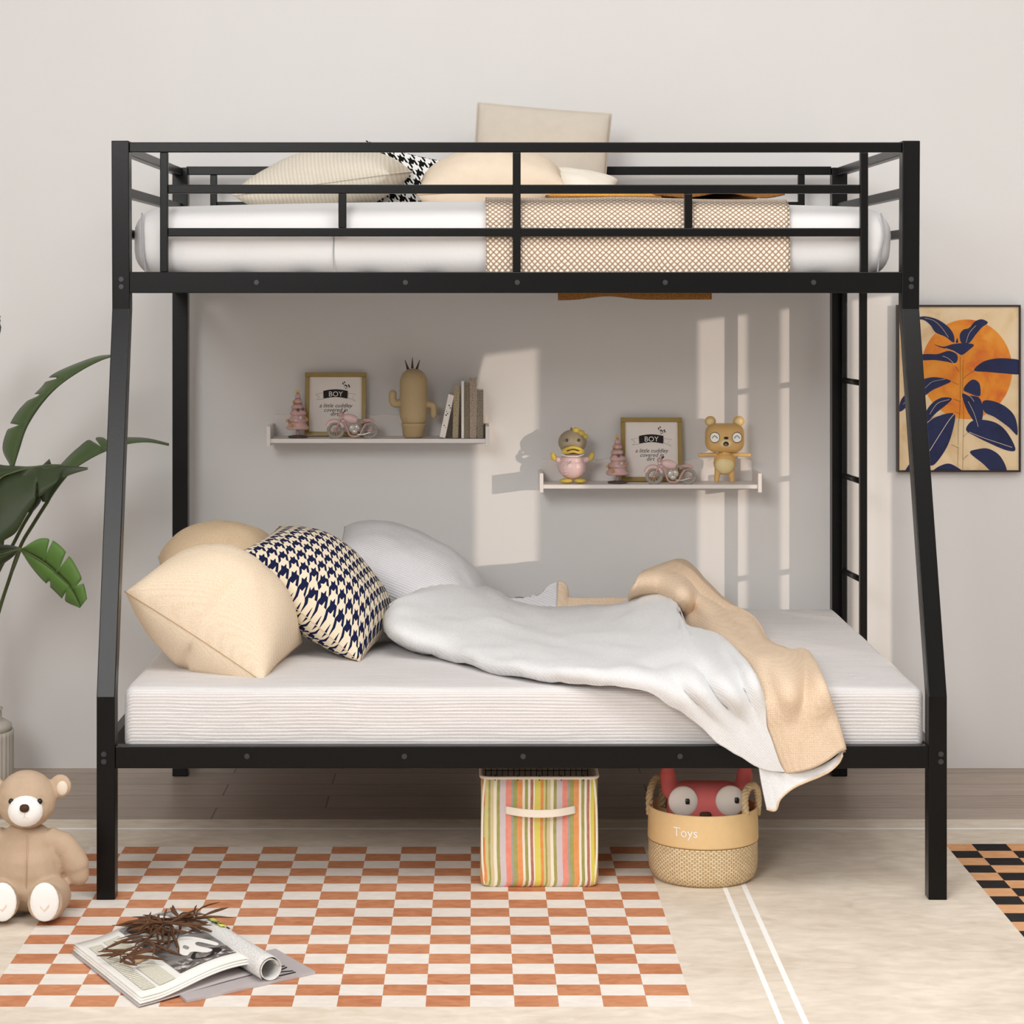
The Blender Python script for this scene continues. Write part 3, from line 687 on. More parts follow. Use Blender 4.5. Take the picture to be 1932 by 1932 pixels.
# -- toy motorcycle
mo = thing('toy_motorcycle', (0, 0, 0), 'pink and grey toy motorcycle on the higher shelf', 'toy motorcycle')
u = 1/3.716/642
def mp_(zx, zy, y=0.0): return Vector(((zx-1206)*u, y, (563-zy)*u))
def wheel(cx, cy, r_):
    c = mp_(cx, cy); bm = B(); path = [c+Vector((math.cos(a), 0, math.sin(a)))*(r_*u*0.84) for a in [k*2*PI/28 for k in range(28)]]
    tube(bm, path+path[:2], r_*u*0.17, 8, 0, 1.6); w_ = ob('wheel', bm, M['greyrub'], mo, True)
    bm = B(); cyl(bm, c+Vector((0, -0.0045, 0)), c+Vector((0, 0.0045, 0)), 0.0055); ob('hub', bm, M['pink'], w_, True)
    bm = B()
    for k in range(10): a = k*PI/5; cyl(bm, c, c+Vector((math.cos(a), 0, math.sin(a)))*(r_*u*0.8), 0.0007, None, 5)
    ob('spokes', bm, M['silver'], w_)
wheel(1092, 507, 58); wheel(1330, 510, 54)
bm = B()
for y in (-0.006, 0.006):
    tube(bm, [mp_(1092, 507, y), mp_(1112, 460, y), mp_(1140, 395, y)], 0.0026, 8)
ob('fork', bm, M['pink'], mo, True)
ob('front_fender', tube(B(), smoothpath([mp_(1030, 480), mp_(1050, 450), mp_(1090, 440), mp_(1130, 455), mp_(1150, 485)], 5), 0.0040, 8, 0, 1.8), M['pink_soft'], mo, True)
ob('rear_fender', tube(B(), smoothpath([mp_(1268, 452), mp_(1300, 442), mp_(1340, 442), mp_(1352, 455)], 5), 0.0046, 8, 0, 1.8), M['pink'], mo, True)
ob('fuel_tank', E(mp_(1196, 425), (0.0235, 0.011, 0.0135), Matrix.Rotation(0.25, 4, 'Y')), M['pink_soft'], mo, True)
ob('headlight_cowl', E(mp_(1135, 405), (0.009, 0.008, 0.013), Matrix.Rotation(-0.4, 4, 'Y')), M['pink'], mo, True)
ob('headlight', E(mp_(1130, 418, -0.003), (0.006, 0.006, 0.006)), M['silver'], mo, True)
ob('seat', E(mp_(1272, 440), (0.018, 0.008, 0.0045), Matrix.Rotation(0.05, 4, 'Y')), M['greyrub'], mo, True)
bm = B(); tube(bm, smoothpath([mp_(1150, 380, -0.020), mp_(1158, 372, -0.010), mp_(1140, 390, 0), mp_(1158, 372, 0.010), mp_(1150, 380, 0.020)], 5), 0.0014, 8); ob('handlebar', bm, M['darkgrey'], mo, True)
bm = B()
for y in (-0.007, 0.007): tube(bm, smoothpath([mp_(1155, 445, y), mp_(1175, 500, y), mp_(1195, 543, y), mp_(1255, 545, y), mp_(1280, 500, y), mp_(1305, 462, y)], 5), 0.0025, 8)
ob('frame', bm, M['pink'], mo, True)
bm = B(); ell(bm, mp_(1205, 490), (0.010, 0.008, 0.013), Matrix.Rotation(0.5, 4, 'Y'), 14); ell(bm, mp_(1242, 486), (0.009, 0.008, 0.012), Matrix.Rotation(-0.5, 4, 'Y'), 14); ell(bm, mp_(1224, 515), (0.011, 0.0085, 0.009), None, 14)
ob('engine', bm, M['silver'], mo, True)
ob('exhaust', tube(B(), smoothpath([mp_(1240, 535, -0.008), mp_(1290, 535, -0.009), mp_(1340, 518, -0.010)], 4), 0.0026, 8), M['silver'], mo, True)

tr.location = (xp(562, 6.70), 6.70, Z1); mo.location = (xp(664, 6.67), 6.67, Z1); fr.location = (xp(632.5, 6.745), 6.755, Z1)
ctree(tr, (xp(1165, 6.70), 6.70, Z2), 0, 'small pink christmas tree ornament on the lower shelf beside the duck')
ctree(mo, (xp(1265, 6.67), 6.67, Z2), 0, 'pink and grey toy motorcycle on the lower shelf')
f2 = ctree(fr, (xp(1230, 6.745), 6.755, Z2), 0, 'olive gold frame with a BOY print on the lower shelf, leaning on the wall')
for o in (fr, f2): o.rotation_euler = (-0.12, 0, 0)
bpy.context.view_layer.update()

# plain cactus ornament
ca = thing('cactus_ornament', (xp(780, 6.70), 6.70, Z1), 'khaki cactus ornament with dark spikes, between motorcycle and books', 'ornament')
def cp(px, py, dy=0.0): return P(px, py, 6.70+dy)
bm = B(); c0 = cp(780, 826); c0.z = Z1
lathe(bm, c0, [(0.001, 0.035), (0.02, 0.037), (0.034, 0.045), (0.0395, 0.06)]+[(0.040, 0.075+0.01*i) for i in range(10)]+[(0.038, 0.176), (0.031, 0.191), (0.018, 0.2005), (0.001, 0.203)], 40)
tube(bm, smoothpath([cp(765, 757), cp(746, 762), cp(741, 755), cp(741, 743)], 5), 0.0115, 14); ell(bm, cp(741, 743), (0.0115,)*3)
tube(bm, smoothpath([cp(800, 762), cp(816, 764), cp(818, 772), cp(818, 783)], 5), 0.0105, 14); ell(bm, cp(818, 783), (0.0105,)*3)
remesh(ob('body', bm, M['wood_fig'], ca, True), 0.0025, 4)
ob('pot', lathe(B(), c0, [(0.024, 0.0), (0.030, 0.004), (0.034, 0.034), (0.036, 0.036), (0.036, 0.043), (0.02, 0.044)], 32), M['wood_fig'], ca, True)
for a, b, c, d in ((770, 694, 764, 679), (778, 692, 778, 674), (786, 694, 792, 679)):
    bm = B(); cyl(bm, cp(a, b+3), cp(c, d), 0.0042, 0.0006, 10); ob('spike', bm, M['spike'], ca, True)

# books
def book(px0, px1, top, base_z, mat, label, lean=0.0, D=6.665, depth=0.10, dots=None):
    w_ = (px1-px0)*D/F; h_ = base_and = zp(top, D)-base_z
    bm = bx(-w_/2, w_/2, 0, depth, 0, h_); root = ob('cover', bm, mat, None)
    loc = Vector((xp((px0+px1)/2, D), D, base_z))
    root.name = 'book'; root.location = loc; tag(root, label, 'book', None)
    me = root.data
    # verts were centred on the bbox; keep origin at the spine foot
    for v in me.vertices: v.co.y += depth/2
    bevel(root, 0.0008)
    t_ = min(0.0012, w_*0.2)
    pg = B(); box(pg, -w_/2+t_, w_/2-t_, 0.003, depth-0.002, h_-0.0005, h_+0.0003); off = wloc(root)
    for v in pg.verts: v.co += off
    ob('pages', pg, M['paper'], root)
    if dots:
        bm = B()
        for x, z, r_ in dots: cyl(bm, Vector((x*w_, -0.0004, z*h_))+off, Vector((x*w_, 0.001, z*h_))+off, r_, None, 12)
        ob('dots', bm, M['ink'], root)
    root.rotation_euler = (0, lean, 0)
    return root
def speck(name, col, dk):
    m, nt, b = new_mat(name, 0.8, 0.2); n = nd(nt, 'ShaderNodeTexNoise', Scale=330.0, Detail=3.0); nt.links.new(coords(nt), n.inputs['Vector'])
    r_ = nt.nodes.new('ShaderNodeMapRange'); r_.inputs[1].default_value = 0.52; r_.inputs[2].default_value = 0.62; nt.links.new(n.outputs[0], r_.inputs[0])
    nt.links.new(mixc(nt, r_.outputs[0], srgb(*col), srgb(*dk)), b.inputs['Base Color']); return m
K1, K2, K3, K4 = speck('speck_olive', (176, 162, 134), (128, 112, 88)), speck('speck_dark', (138, 128, 110), (98, 88, 74)), speck('speck_beige', (178, 162, 146), (128, 110, 98)), speck('speck_grey', (148, 138, 122), (96, 86, 74))
book(829, 840, 743, Z1+0.0022, M['paper'], 'white book with black dots leaning leftmost in the row of books', 0.205,
     dots=[(-.1, .28, .0018), (.2, .24, .0012), (-.15, .52, .0022), (.05, .56, .0018), (.3, .60, .001), (.05, .75, .002), (.3, .70, .0018), (-.2, .60, .0014)])
book(853.5, 864.5, 729, Z1+0.0006, K1, 'olive speckled book standing between the leaning dotted book and the thin white book', 0.03)
book(870.5, 875.5, 719, Z1, M['paper'], 'thin plain white book in the row of books')
book(876, 885.5, 725, Z1, K2, 'dark grey green book right of the thin white book')
book(886, 899.3, 714, Z1, K3, 'tall beige speckled book, widest in the row')
book(900, 912, 737, Z1, K4, 'short grey speckled book at the right end of the row')

# duck figurine
dk = thing('duck_figurine', (xp(1080, 6.69), 6.69, Z2), 'duck figurine in a pink sweater with yellow bill on the lower shelf', 'figurine')
def zq(zx, zy, dy=0.0, D=6.69): return P(940+zx/3.716, 760+zy/3.716, D+dy)
U = 6.69/F/3.716
bm = B(); ell(bm, zq(520, 275), (100*U, 0.036, 88*U)); ell(bm, zq(512, 185), (8*U, 0.004, 16*U), None, 10)
ob('head', bm, M['duck_head'], dk, True)
bm = B(); ell(bm, zq(518, 450), (100*U, 0.036, 85*U)); ell(bm, zq(518, 400), (85*U, 0.032, 50*U))
tube(bm, [zq(450, 405), zq(405, 395)], [0.011, 0.0085], 12); tube(bm, [zq(590, 405), zq(638, 392)], [0.011, 0.0085], 12)
remesh(ob('sweater', bm, M['pink_soft'], dk, True), 0.0022, 5)
bm = B(); tube(bm, smoothpath([zq(448, 342, -0.024), zq(480, 322, -0.036), zq(524, 312, -0.042), zq(566, 322, -0.036), zq(600, 342, -0.024)], 5), 0.0048, 10); tube(bm, smoothpath([zq(452, 346, -0.022), zq(484, 350, -0.034), zq(524, 340, -0.040), zq(564, 350, -0.034), zq(596, 346, -0.022)], 5), 0.0042, 10); remesh(ob('bill', bm, M['duck_yel'], dk, True), 0.0015, 3)
for x in (482, 566): ob('eye', E(zq(x, 262, -0.034), (10*U, 0.004, 12*U), None, 12), M['darkgrey'], dk, True)
for x, r_ in ((388, 0.4), (652, -0.4)): ob('hand', E(zq(x, 378), (20*U, 0.007, 34*U), Matrix.Rotation(-r_, 4, 'Y'), 14), M['duck_yel'], dk, True)
for x in (474, 574): ob('foot', E(zq(x, 546, -0.012), (46*U, 0.018, 17*U), None, 16), M['duck_yel'], dk, True)
for x, y, r_ in ((545, 195, 26), (580, 215, 28), (610, 235, 20)): ob('bow_loop', E(zq(x, y, -0.012), (r_*U, 0.008, r_*0.9*U), None, 14), M['duck_yel'], dk, True)
ob('collar', tube(B(), smoothpath([zq(440, 365, -0.020), zq(480, 374, -0.033), zq(520, 376, -0.036), zq(560, 374, -0.033), zq(600, 362, -0.020)], 5), 0.002, 8), M['white'], dk, True)
ob('stitching', tube(B(), [zq(480, 440, -0.037), zq(510, 405, -0.036), zq(500, 425, -0.037), zq(520, 415, -0.037)], 0.0007, 6), M['white'], dk, True)
ob('pocket', tube(B(), [zq(445, 485, -0.033), zq(485, 480, -0.036), zq(480, 500, -0.036), zq(452, 500, -0.034)], 0.0007, 6), M['white'], dk, True)

# tan bear figurine
bf = thing('bear_figurine', (xp(1366, 6.69), 6.69, Z2), 'tan big-headed bear figurine with outstretched arms on the lower shelf', 'figurine')
ob('head', roundbox(zq(1588, 245), (272*U, 0.078, 202*U), 0.029, 8), M['fig_tan'], bf, True)
for x in (1487, 1686):
    e_ = ob('ear', E(zq(x, 130), (40*U, 0.007, 38*U)), M['fig_tan'], bf, True); ob('inner_ear', E(zq(x, 132, -0.004), (27*U, 0.005, 25*U)), M['fig_cream'], e_, True)
bm = B(); ell(bm, zq(1588, 420), (80*U, 0.026, 85*U)); tube(bm, [zq(1540, 460), zq(1530, 555)], [0.010, 0.0075], 12); tube(bm, [zq(1632, 460), zq(1640, 555)], [0.010, 0.0075], 12)
tube(bm, [zq(1530, 362), zq(1400, 366)], [0.0065, 0.006], 12); tube(bm, [zq(1640, 362), zq(1772, 366)], [0.0065, 0.006], 12); ell(bm, zq(1588, 350), (40*U, 0.018, 30*U))
remesh(ob('body', bm, M['fig_tan'], bf, True), 0.0022, 4)
ob('belly', E(zq(1588, 435, -0.010), (68*U, 0.019, 64*U)), M['fig_cream'], bf, True)
for x in (1518, 1674):
    bm = B(); c = zq(x, 243, -0.0400); cyl(bm, c+Vector((0, 0.006, 0)), c+Vector((0, -0.0016, 0)), 33*U, None, 28); o = ob('eye', bm, M['teddy_w'], bf)
    bm = B(); path = [c+Vector((math.cos(a)*33*U, -0.0012, math.sin(a)*36*U)) for a in [k*2*PI/28 for k in range(28)]]; tube(bm, path+path[:2], 0.0008, 6)
    tube(bm, smoothpath([c+Vector((-20*U, -0.002, -6*U)), c+Vector((0, -0.002, 12*U)), c+Vector((20*U, -0.002, -6*U))], 5), 0.0009, 6); ob('eye_outline', bm, M['black'], o, True)
ob('muzzle', E(zq(1596, 283, -0.034), (48*U, 0.010, 34*U)), M['fig_cream'], bf, True)
ob('nose', E(zq(1598, 247, -0.040), (16*U, 0.005, 9*U)), M['black'], bf, True)
ob('mouth', E(zq(1597, 288, -0.0425), (20*U, 0.003, 17*U)), M['black'], bf, True)
ob('tongue', E(zq(1597, 294, -0.0445), (11*U, 0.0025, 8*U)), M['red'], bf, True)

# ---------------------------------------------------------------- painting
art = thing('framed_painting', (xp(1810, WALL), WALL, zp(889, WALL)), 'framed painting of navy leaves over an orange sun on the right wall area', 'painting')
AD = 6.772
def az(zx, zy): return (xp(1680+zx/5.365, AD), zp(560+zy/5.365, AD))
ax0, az1 = az(72, 82); ax1, az0 = az(1320, 1775); fw = 0.0055
bm = B()
for a in ((ax0, ax1, az0, az0+fw), (ax0, ax1, az1-fw, az1), (ax0, ax0+fw, az0+fw, az1-fw), (ax1-fw, ax1, az0+fw, az1-fw)): box(bm, a[0], a[1], AD, WALL-0.002, a[2], a[3])
ob('frame', bm, plain('bronze_frame', (52, 40, 36), 0.4, 0.4), art)
def paint(name, cols, sc, coat=0.15):
    m, nt, b = new_mat(name, 0.5, 0.3, coat); b.inputs['Coat Roughness'].default_value = 0.12
    n = nd(nt, 'ShaderNodeTexNoise', Scale=sc, Detail=5.0, Distortion=0.8); nt.links.new(coords(nt), n.inputs['Vector'])
    cr = nt.nodes.new('ShaderNodeValToRGB'); cr.color_ramp.elements[0].position = 0.3; cr.color_ramp.elements[1].position = 0.72
    cr.color_ramp.elements[0].color = srgb(*cols[0]); cr.color_ramp.elements[1].color = srgb(*cols[-1])
    for k, c in enumerate(cols[1:-1]): e_ = cr.color_ramp.elements.new(0.3+0.42*(k+1)/(len(cols)-1)); e_.color = srgb(*c)
    nt.links.new(n.outputs[0], cr.inputs[0]); nt.links.new(cr.outputs[0], b.inputs['Base Color']); return m
AM = [paint('paper_sand', [(212, 178, 128), (236, 210, 168), (242, 220, 190)], 7), paint('sun_orange', [(214, 96, 44), (232, 140, 36), (240, 160, 60)], 14),
      paint('leaf_navy', [(18, 24, 58), (28, 38, 84), (30, 40, 76)], 14), plain('vein_cream', (236, 214, 188), 0.6), plain('ink_line', (92, 60, 44), 0.6)]
bm = B(); box(bm, ax0+fw, ax1-fw, AD+0.006, WALL-0.003, az0+fw, az1-fw, 0)
def clipbox(p):
    return (max(ax0+fw, min(ax1-fw, p[0])), max(az0+fw, min(az1-fw, p[1])))
def shape(pts, lvl, mi, sm=True):
    if sm: pts = [(p.x, p.y) for p in smoothpath([Vector((a, b, 0)) for a, b in pts], 6, True)]
    y = AD+0.006-0.0004*lvl; prism(bm, [clipbox(az(a, b)) for a, b in pts], y, y+0.0003, mi)
def line(pts, r_, mi=3, lvl=3):
    pts = smoothpath([Vector((a, b, 0)) for a, b in pts], 6); y = AD+0.006-0.0004*lvl
    tube(bm, [Vector((clipbox(az(p.x, p.y))[0], y, clipbox(az(p.x, p.y))[1])) for p in pts], r_, 4)
    for f in bm.faces[-(4*(len(pts)-1)+2):] if False else []: pass
shape([(775+462*math.cos(a), 735+505*math.sin(a)) for a in [k*2*PI/20 for k in range(20)]], 1, 1)
leaves = [
 [(240,225),(340,198),(470,225),(580,295),(640,375),(652,455),(625,455),(560,405),(460,360),(410,290),(340,235)],
 [(725,470),(705,390),(740,335),(800,315),(860,250),(930,228),(990,262),(930,310),(870,380),(800,468)],
 [(445,482),(540,505),(640,478),(760,470),(848,485),(810,530),(720,590),(640,545),(520,515)],
 [(230,600),(360,580),(480,580),(590,548),(670,578),(685,630),(655,672),(560,655),(440,640),(240,645)],
 [(850,745),(930,665),(1050,628),(1200,625),(1330,655),(1330,778),(1150,775),(980,760)],
 [(250,880),(350,830),(470,815),(615,852),(520,905),(430,945),(330,1015),(250,1030)],
 [(320,1270),(370,1150),(440,1065),(530,1020),(625,1030),(580,1085),(480,1165),(400,1240)],
 [(330,1320),(400,1240),(520,1195),(650,1185),(645,1310),(590,1490),(500,1640),(420,1710),(340,1640)],
 [(745,945),(770,890),(840,838),(905,880),(915,990),(880,1005),(800,975)],
 [(730,985),(800,1000),(900,1020),(940,1120),(935,1230),(895,1320),(840,1250),(770,1130)],
 [(940,1060),(1040,1055),(1180,1120),(1270,1230),(1288,1400),(1200,1320),(1060,1220),(955,1165)],
 [(770,1350),(820,1265),(930,1245),(1080,1280),(1190,1380),(1270,1545),(1180,1555),(1000,1480),(860,1410)],
 [(810,1580),(880,1545),(1000,1540),(1120,1620),(1180,1775),(1040,1775),(940,1690)],
 [(430,1765),(500,1715),(600,1690),(700,1740),(720,1775),(440,1775)],
 [(95,1160),(105,1060),(160,985),(230,960),(200,1060),(150,1130)], [(150,1765),(210,1680),(300,1640),(300,1775),(160,1775)],
 [(665,462),(680,418),(690,462)]]
for k, l in enumerate(leaves): shape(l, 2+(k % 3)*0.3, 2)
n0 = len(bm.faces)
for pts, r_ in (([(350,215),(440,240),(520,310),(590,410)], .0006), ([(770,465),(800,370),(870,290)], .0006), ([(560,520),(640,550),(715,592)], .0006), ([(530,600),(590,625),(650,680)], .0007),
                ([(400,1560),(500,1400),(590,1260),(650,1185)], .0011), ([(370,1280),(440,1225),(520,1195)], .0009), ([(400,1190),(480,1080),(600,1040)], .0007), ([(355,925),(430,860),(560,835)], .0005),
                ([(800,1370),(950,1430),(1100,1480),(1235,1525)], .0009), ([(960,1175),(1080,1250),(1200,1330),(1280,1405)], .0007), ([(790,1060),(850,1180),(892,1315)], .0007), ([(745,975),(810,1010),(850,1060)], .0007), ([(130,1090),(170,1050)], .0006)):
    line(pts, r_)
bm.faces.ensure_lookup_table()
for f in bm.faces[n0:]: f.material_index = 3
n0 = len(bm.faces)
for pts in ([(710,600),(712,900),(705,1180),(690,1300),(690,1500)], [(742,640),(735,900),(745,1200),(738,1500),(735,1760)], [(690,1520),(685,1720)], [(740,830),(800,780),(860,745)], [(700,760),(660,700)], [(620,855),(690,890)],
            [(640,1035),(715,1060)], [(650,1160),(710,1185)], [(620,1495),(690,1530)], [(735,1650),(790,1600)], [(740,1420),(790,1370)]): line(pts, 0.00045)
bm.faces.ensure_lookup_table()
for f in bm.faces[n0:]: f.material_index = 4
ob('print', bm, AM, art)

# ---------------------------------------------------------------- banana plant and vase
def leaf_mat(name, c1, c2):
    m, nt, b = new_mat(name, 0.42, 0.4)
    wv = nd(nt, 'ShaderNodeTexWave', Scale=40.0, Distortion=2.0, Detail=2.0); nt.links.new(coords(nt, (1, 1, 1), True), wv.inputs['Vector']); wv.bands_direction = 'Y'
    n = nd(nt, 'ShaderNodeTexNoise', Scale=9.0); nt.links.new(coords(nt), n.inputs['Vector'])
    nt.links.new(mixc(nt, mth(nt, 'ADD', mth(nt, 'MULTIPLY', wv.outputs['Fac'], 0.3), mth(nt, 'MULTIPLY', n.outputs[0], 0.7)), srgb(*c1), srgb(*c2)), b.inputs['Base Color'])
    bumpit(nt, b, wv.outputs['Fac'], 0.25, 0.001); return m
LG, LD, LB = leaf_mat('leaf_green', (54, 72, 38), (84, 106, 58)), leaf_mat('leaf_dark', (38, 48, 28), (62, 76, 42)), leaf_mat('leaf_bright', (64, 98, 42), (106, 146, 66))
M['stem'] = plain('stem_green', (84, 96, 58), 0.5)
pl = thing('banana_plant', P(-45, 1335, 6.45), 'tall green plant with torn banana leaves left of the bed', 'plant')
def Lz(zx, zy, D): return P(zx/3.2206, 580+zy/3.2206, D)
def leaf(rib, left, right, D, mat, tilt=(0.02, 0.02), tears=()):
    # rib, left and right: matching polylines in the view of the leaf; edges lifted away from the rib plane
    n = 10; A = smoothpath([Lz(a, b, D+d) for a, b, d in rib], n)
    Lf = smoothpath([Lz(a, b, D+rib[i][2]+tilt[0]) for i, (a, b) in enumerate(left)], n)
    Rt = smoothpath([Lz(a, b, D+rib[i][2]+tilt[1]) for i, (a, b) in enumerate(right)], n)
    bm = B(); uv = bm.loops.layers.uv.verify(); K = 5
    for side, Ed in ((0, Lf), (1, Rt)):
        V = []
        for i in range(len(A)):
            tear = max([math.exp(-((i/len(A)-t)/0.010)**2) for t, s in tears if s == side]+[0])
            V.append([bm.verts.new(A[i].lerp(Ed[i], k/K*(1-0.7*tear))+Vector((0, -0.010*math.sin(PI*k/K), 0.0))) for k in range(K+1)])
        for i in range(len(A)-1):
            for k in range(K):
                q = ((i, k), (i+1, k), (i+1, k+1), (i, k+1))
                try: f = bm.faces.new([V[a][b] for a, b in q])
                except ValueError: continue
                for l, (a, b) in zip(f.loops, q): l[uv].uv = (b/K, a/len(A)*3)
    bmesh.ops.remove_doubles(bm, verts=bm.verts, dist=1e-5)
    o = ob('leaf', bm, mat, pl, True); s_ = o.modifiers.new('s', 'SOLIDIFY'); s_.thickness = 0.0012
    ob('midrib', tube(B(), A, [0.0045*(1-0.8*i/len(A)) for i in range(len(A))], 6), M['stem'], o, True)
leaf([(75,985,0),(105,860,0),(150,720,0),(240,575,0),(350,470,0),(480,378,0),(600,320,0),(682,292,0)],
     [(60,960),(15,860),(45,740),(115,620),(245,490),(330,400),(560,305),(680,285)], [(80,985),(118,860),(165,725),(255,585),(360,475),(490,385),(605,325),(682,298)], 6.25, LG, (0.05, 0.0), [(0.30, 0), (0.50, 0), (0.64, 0)])
leaf([(290,1180,0),(350,1080,0),(430,985,0),(540,912,0),(650,862,0),(770,826,0),(900,812,0),(1028,832,0)],
     [(255,1180),(252,1090),(372,950),(470,855),(570,792),(770,788),(900,795),(1028,826)], [(295,1180),(360,1085),(440,992),(550,918),(655,868),(770,830),(900,818),(1028,840)], 6.20, LG, (0.05, 0.0), [(0.55, 0), (0.62, 0)])
leaf([(-120,1330,0),(-60,1150,0),(0,1040,0),(90,1000,0),(200,972,0),(320,957,0),(430,965,0),(535,975,0)],
     [(-160,1200),(-120,1060),(-40,960),(40,960),(180,965),(320,952),(430,962),(535,972)], [(-60,1480),(20,1420),(95,1370),(150,1280),(205,1190),(290,1110),(400,1030),(535,985)], 6.12, LD, (0.03, -0.05), [(0.60, 1), (0.8, 1)])
leaf([(190,1240,0),(200,1200,0),(215,1160,0),(240,1120,0),(290,1040,0),(330,980,0)],
     [(150,1250),(150,1190),(170,1130),(200,1060),(240,980),(300,920)], [(200,1240),(240,1190),(255,1150),(275,1100),(320,1020),(360,950)], 6.24, LD)
leaf([(125,1468,0),(200,1510,0),(280,1560,0),(360,1630,0),(430,1700,0),(490,1820,0)],
     [(140,1460),(240,1405),(330,1420),(430,1520),(500,1650),(530,1770)], [(128,1475),(180,1560),(250,1645),(330,1720),(400,1785),(488,1825)], 6.05, LB, (-0.02, 0.03), [(0.35, 0), (0.55, 0), (0.8, 0), (0.5, 1), (0.75, 1)])
leaf([(120,1468,0),(70,1480,0),(20,1495,0),(-60,1520,0),(-160,1600,0)], [(118,1460),(70,1448),(20,1445),(-60,1460),(-160,1590)], [(118,1474),(80,1515),(20,1560),(-60,1620),(-170,1610)], 6.12, LD)
leaf([(-300,500,0),(-200,330,0),(-120,220,0),(-50,130,0),(4,80,0)], [(-330,480),(-240,300),(-160,180),(-80,95),(4,50)], [(-270,500),(-160,360),(-70,260),(-10,180),(6,120)], 6.30, LD)
root_p = P(-45, 1338, 6.45)
for pts, r_ in (([root_p, Lz(-20,1900,6.35), Lz(60,1640,6.28), Lz(125,1450,6.24), Lz(200,1320,6.22), Lz(290,1178,6.20)], 0.005), ([root_p, Lz(-60,1800,6.4), Lz(0,1500,6.3), Lz(50,1200,6.28), Lz(75,985,6.25)], 0.0055),
                ([root_p, Lz(-140,1700,6.35), Lz(-130,1450,6.2), Lz(-120,1330,6.12)], 0.006), ([Lz(60,1640,6.28), Lz(100,1540,6.15), Lz(125,1468,6.06)], 0.004), ([root_p, Lz(-160,1700,6.4), Lz(-190,1600,6.2), Lz(-160,1600,6.12)], 0.004),
                ([root_p, Lz(-260,1500,6.42), Lz(-320,900,6.35), Lz(-300,500,6.30)], 0.006), ([root_p, Lz(-80,1800,6.4), Lz(100,1400,6.27), Lz(190,1240,6.24)], 0.005)):
    ob('stem', tube(B(), smoothpath(pts, 6), r_, 8), M['stem'], pl, True)
vc = Vector((xp(-45, 6.45), 6.45, 0.001)); vr = xp(24, 6.45)-vc.x
vs_ = thing('ribbed_vase', vc, 'ribbed stoneware vase at the left edge behind the teddy bear', 'vase')
vtop = zp(1338, 6.45)
ob('body', lathe(B(), vc, [(vr*0.85, 0)]+[(vr*0.9+vr*0.1*min(1, i/3), 0.02+(zp(1378, 6.45)-0.02)*i/12) for i in range(13)], 144, lambda a, z: 1+0.014*math.sin(a*36)), M['vase'], vs_, True)
zb = zp(1376, 6.45)
ob('neck', lathe(B(), vc, [(vr*0.97, zb-0.002), (vr*0.96, zb+0.012), (vr*0.82, zb+0.022), (vr*0.70, zb+0.026), (vr*0.68, vtop-0.006), (vr*0.72, vtop), (vr*0.6, vtop)], 48), M['vase'], vs_, True)

# ---------------------------------------------------------------- teddy bear
TD = 5.20
td = thing('teddy_bear', (xp(50, TD), TD, RZ), 'brown teddy bear with white muzzle sitting on the rug, left', 'teddy bear')
TU = TD/F
def tp(px, py, dy=0.0): return P(px, py, TD+dy)
bm = B()
ell(bm, tp(50, 1640), (70*TU, 0.068, 78*TU)); ell(bm, tp(50, 1595), (56*TU, 0.056, 45*TU)); ell(bm, tp(50, 1670), (74*TU, 0.070, 48*TU))
tube(bm, smoothpath([tp(88, 1578), tp(120, 1596), tp(140, 1625), tp(147, 1648)], 5), [0.026]*4+[0.030]*4+[0.031]*5+[0.027]*3, 16); ell(bm, tp(147, 1650), (0.026, 0.026, 0.026))
tube(bm, smoothpath([tp(12, 1578), tp(-20, 1596), tp(-40, 1625), tp(-47, 1648)], 5), [0.026]*4+[0.030]*4+[0.031]*5+[0.027]*3, 16); ell(bm, tp(-47, 1650), (0.026, 0.026, 0.026))
for s, fx in ((1, 84), (-1, 4)):
    z0 = tp(fx, 1708); tube(bm, [tp(50+s*40, 1680), tp(50+s*48, 1690, -0.04), tp(fx+s*6, 1702, -0.085), tp(fx, 1704, -0.115)], [0.045, 0.044, 0.042, 0.040], 18); ell(bm, tp(fx, 1700, -0.11), (0.036, 0.016, 0.046))
body = remesh(ob('body', bm, M['teddy'], td, True), 0.004, 6)
bm = B(); ell(bm, tp(50, 1508, -0.012), (56*TU, 0.060, 55*TU)); ell(bm, tp(50, 1522, -0.03), (46*TU, 0.045, 38*TU))
for s in (1, -1): ell(bm, tp(50+s*64, 1483), (21*TU, 0.012, 23*TU))
head = remesh(ob('head', bm, M['teddy'], td, True), 0.0035, 4)
for s in (1, -1): ob('inner_ear', E(tp(50+s*67, 1487, -0.009), (11*TU, 0.006, 14*TU)), M['teddy_in'], head, True)
ob('muzzle', E(tp(48, 1530, -0.066), (33*TU, 0.030, 29*TU)), M['teddy_w'], head, True)
ob('nose', E(tp(46, 1525, -0.096), (9*TU, 0.008, 7.5*TU), None, 16, 0.85), M['nose'], head, True)
for x in (21, 75): ob('eye', E(tp(x, 1512, -0.068), (5*TU, 0.006, 5.5*TU)), M['black'], head, True)
def seamline(par, pts, r_=0.0009, m_='seam'): ob('seam', tube(B(), smoothpath(pts, 6), r_, 6), M[m_], par, True)
seamline(head, [tp(46, 1534, -0.0965), tp(46, 1541, -0.0955), tp(38, 1545, -0.092)], 0.0008, 'teddy_in'); seamline(head, [tp(46, 1541, -0.0955), tp(54, 1545, -0.092)], 0.0008, 'teddy_in')
seamline(body, [tp(50, 1575, -0.0565), tp(50, 1600, -0.064), tp(50, 1640, -0.069), tp(50, 1680, -0.066)], 0.0009)
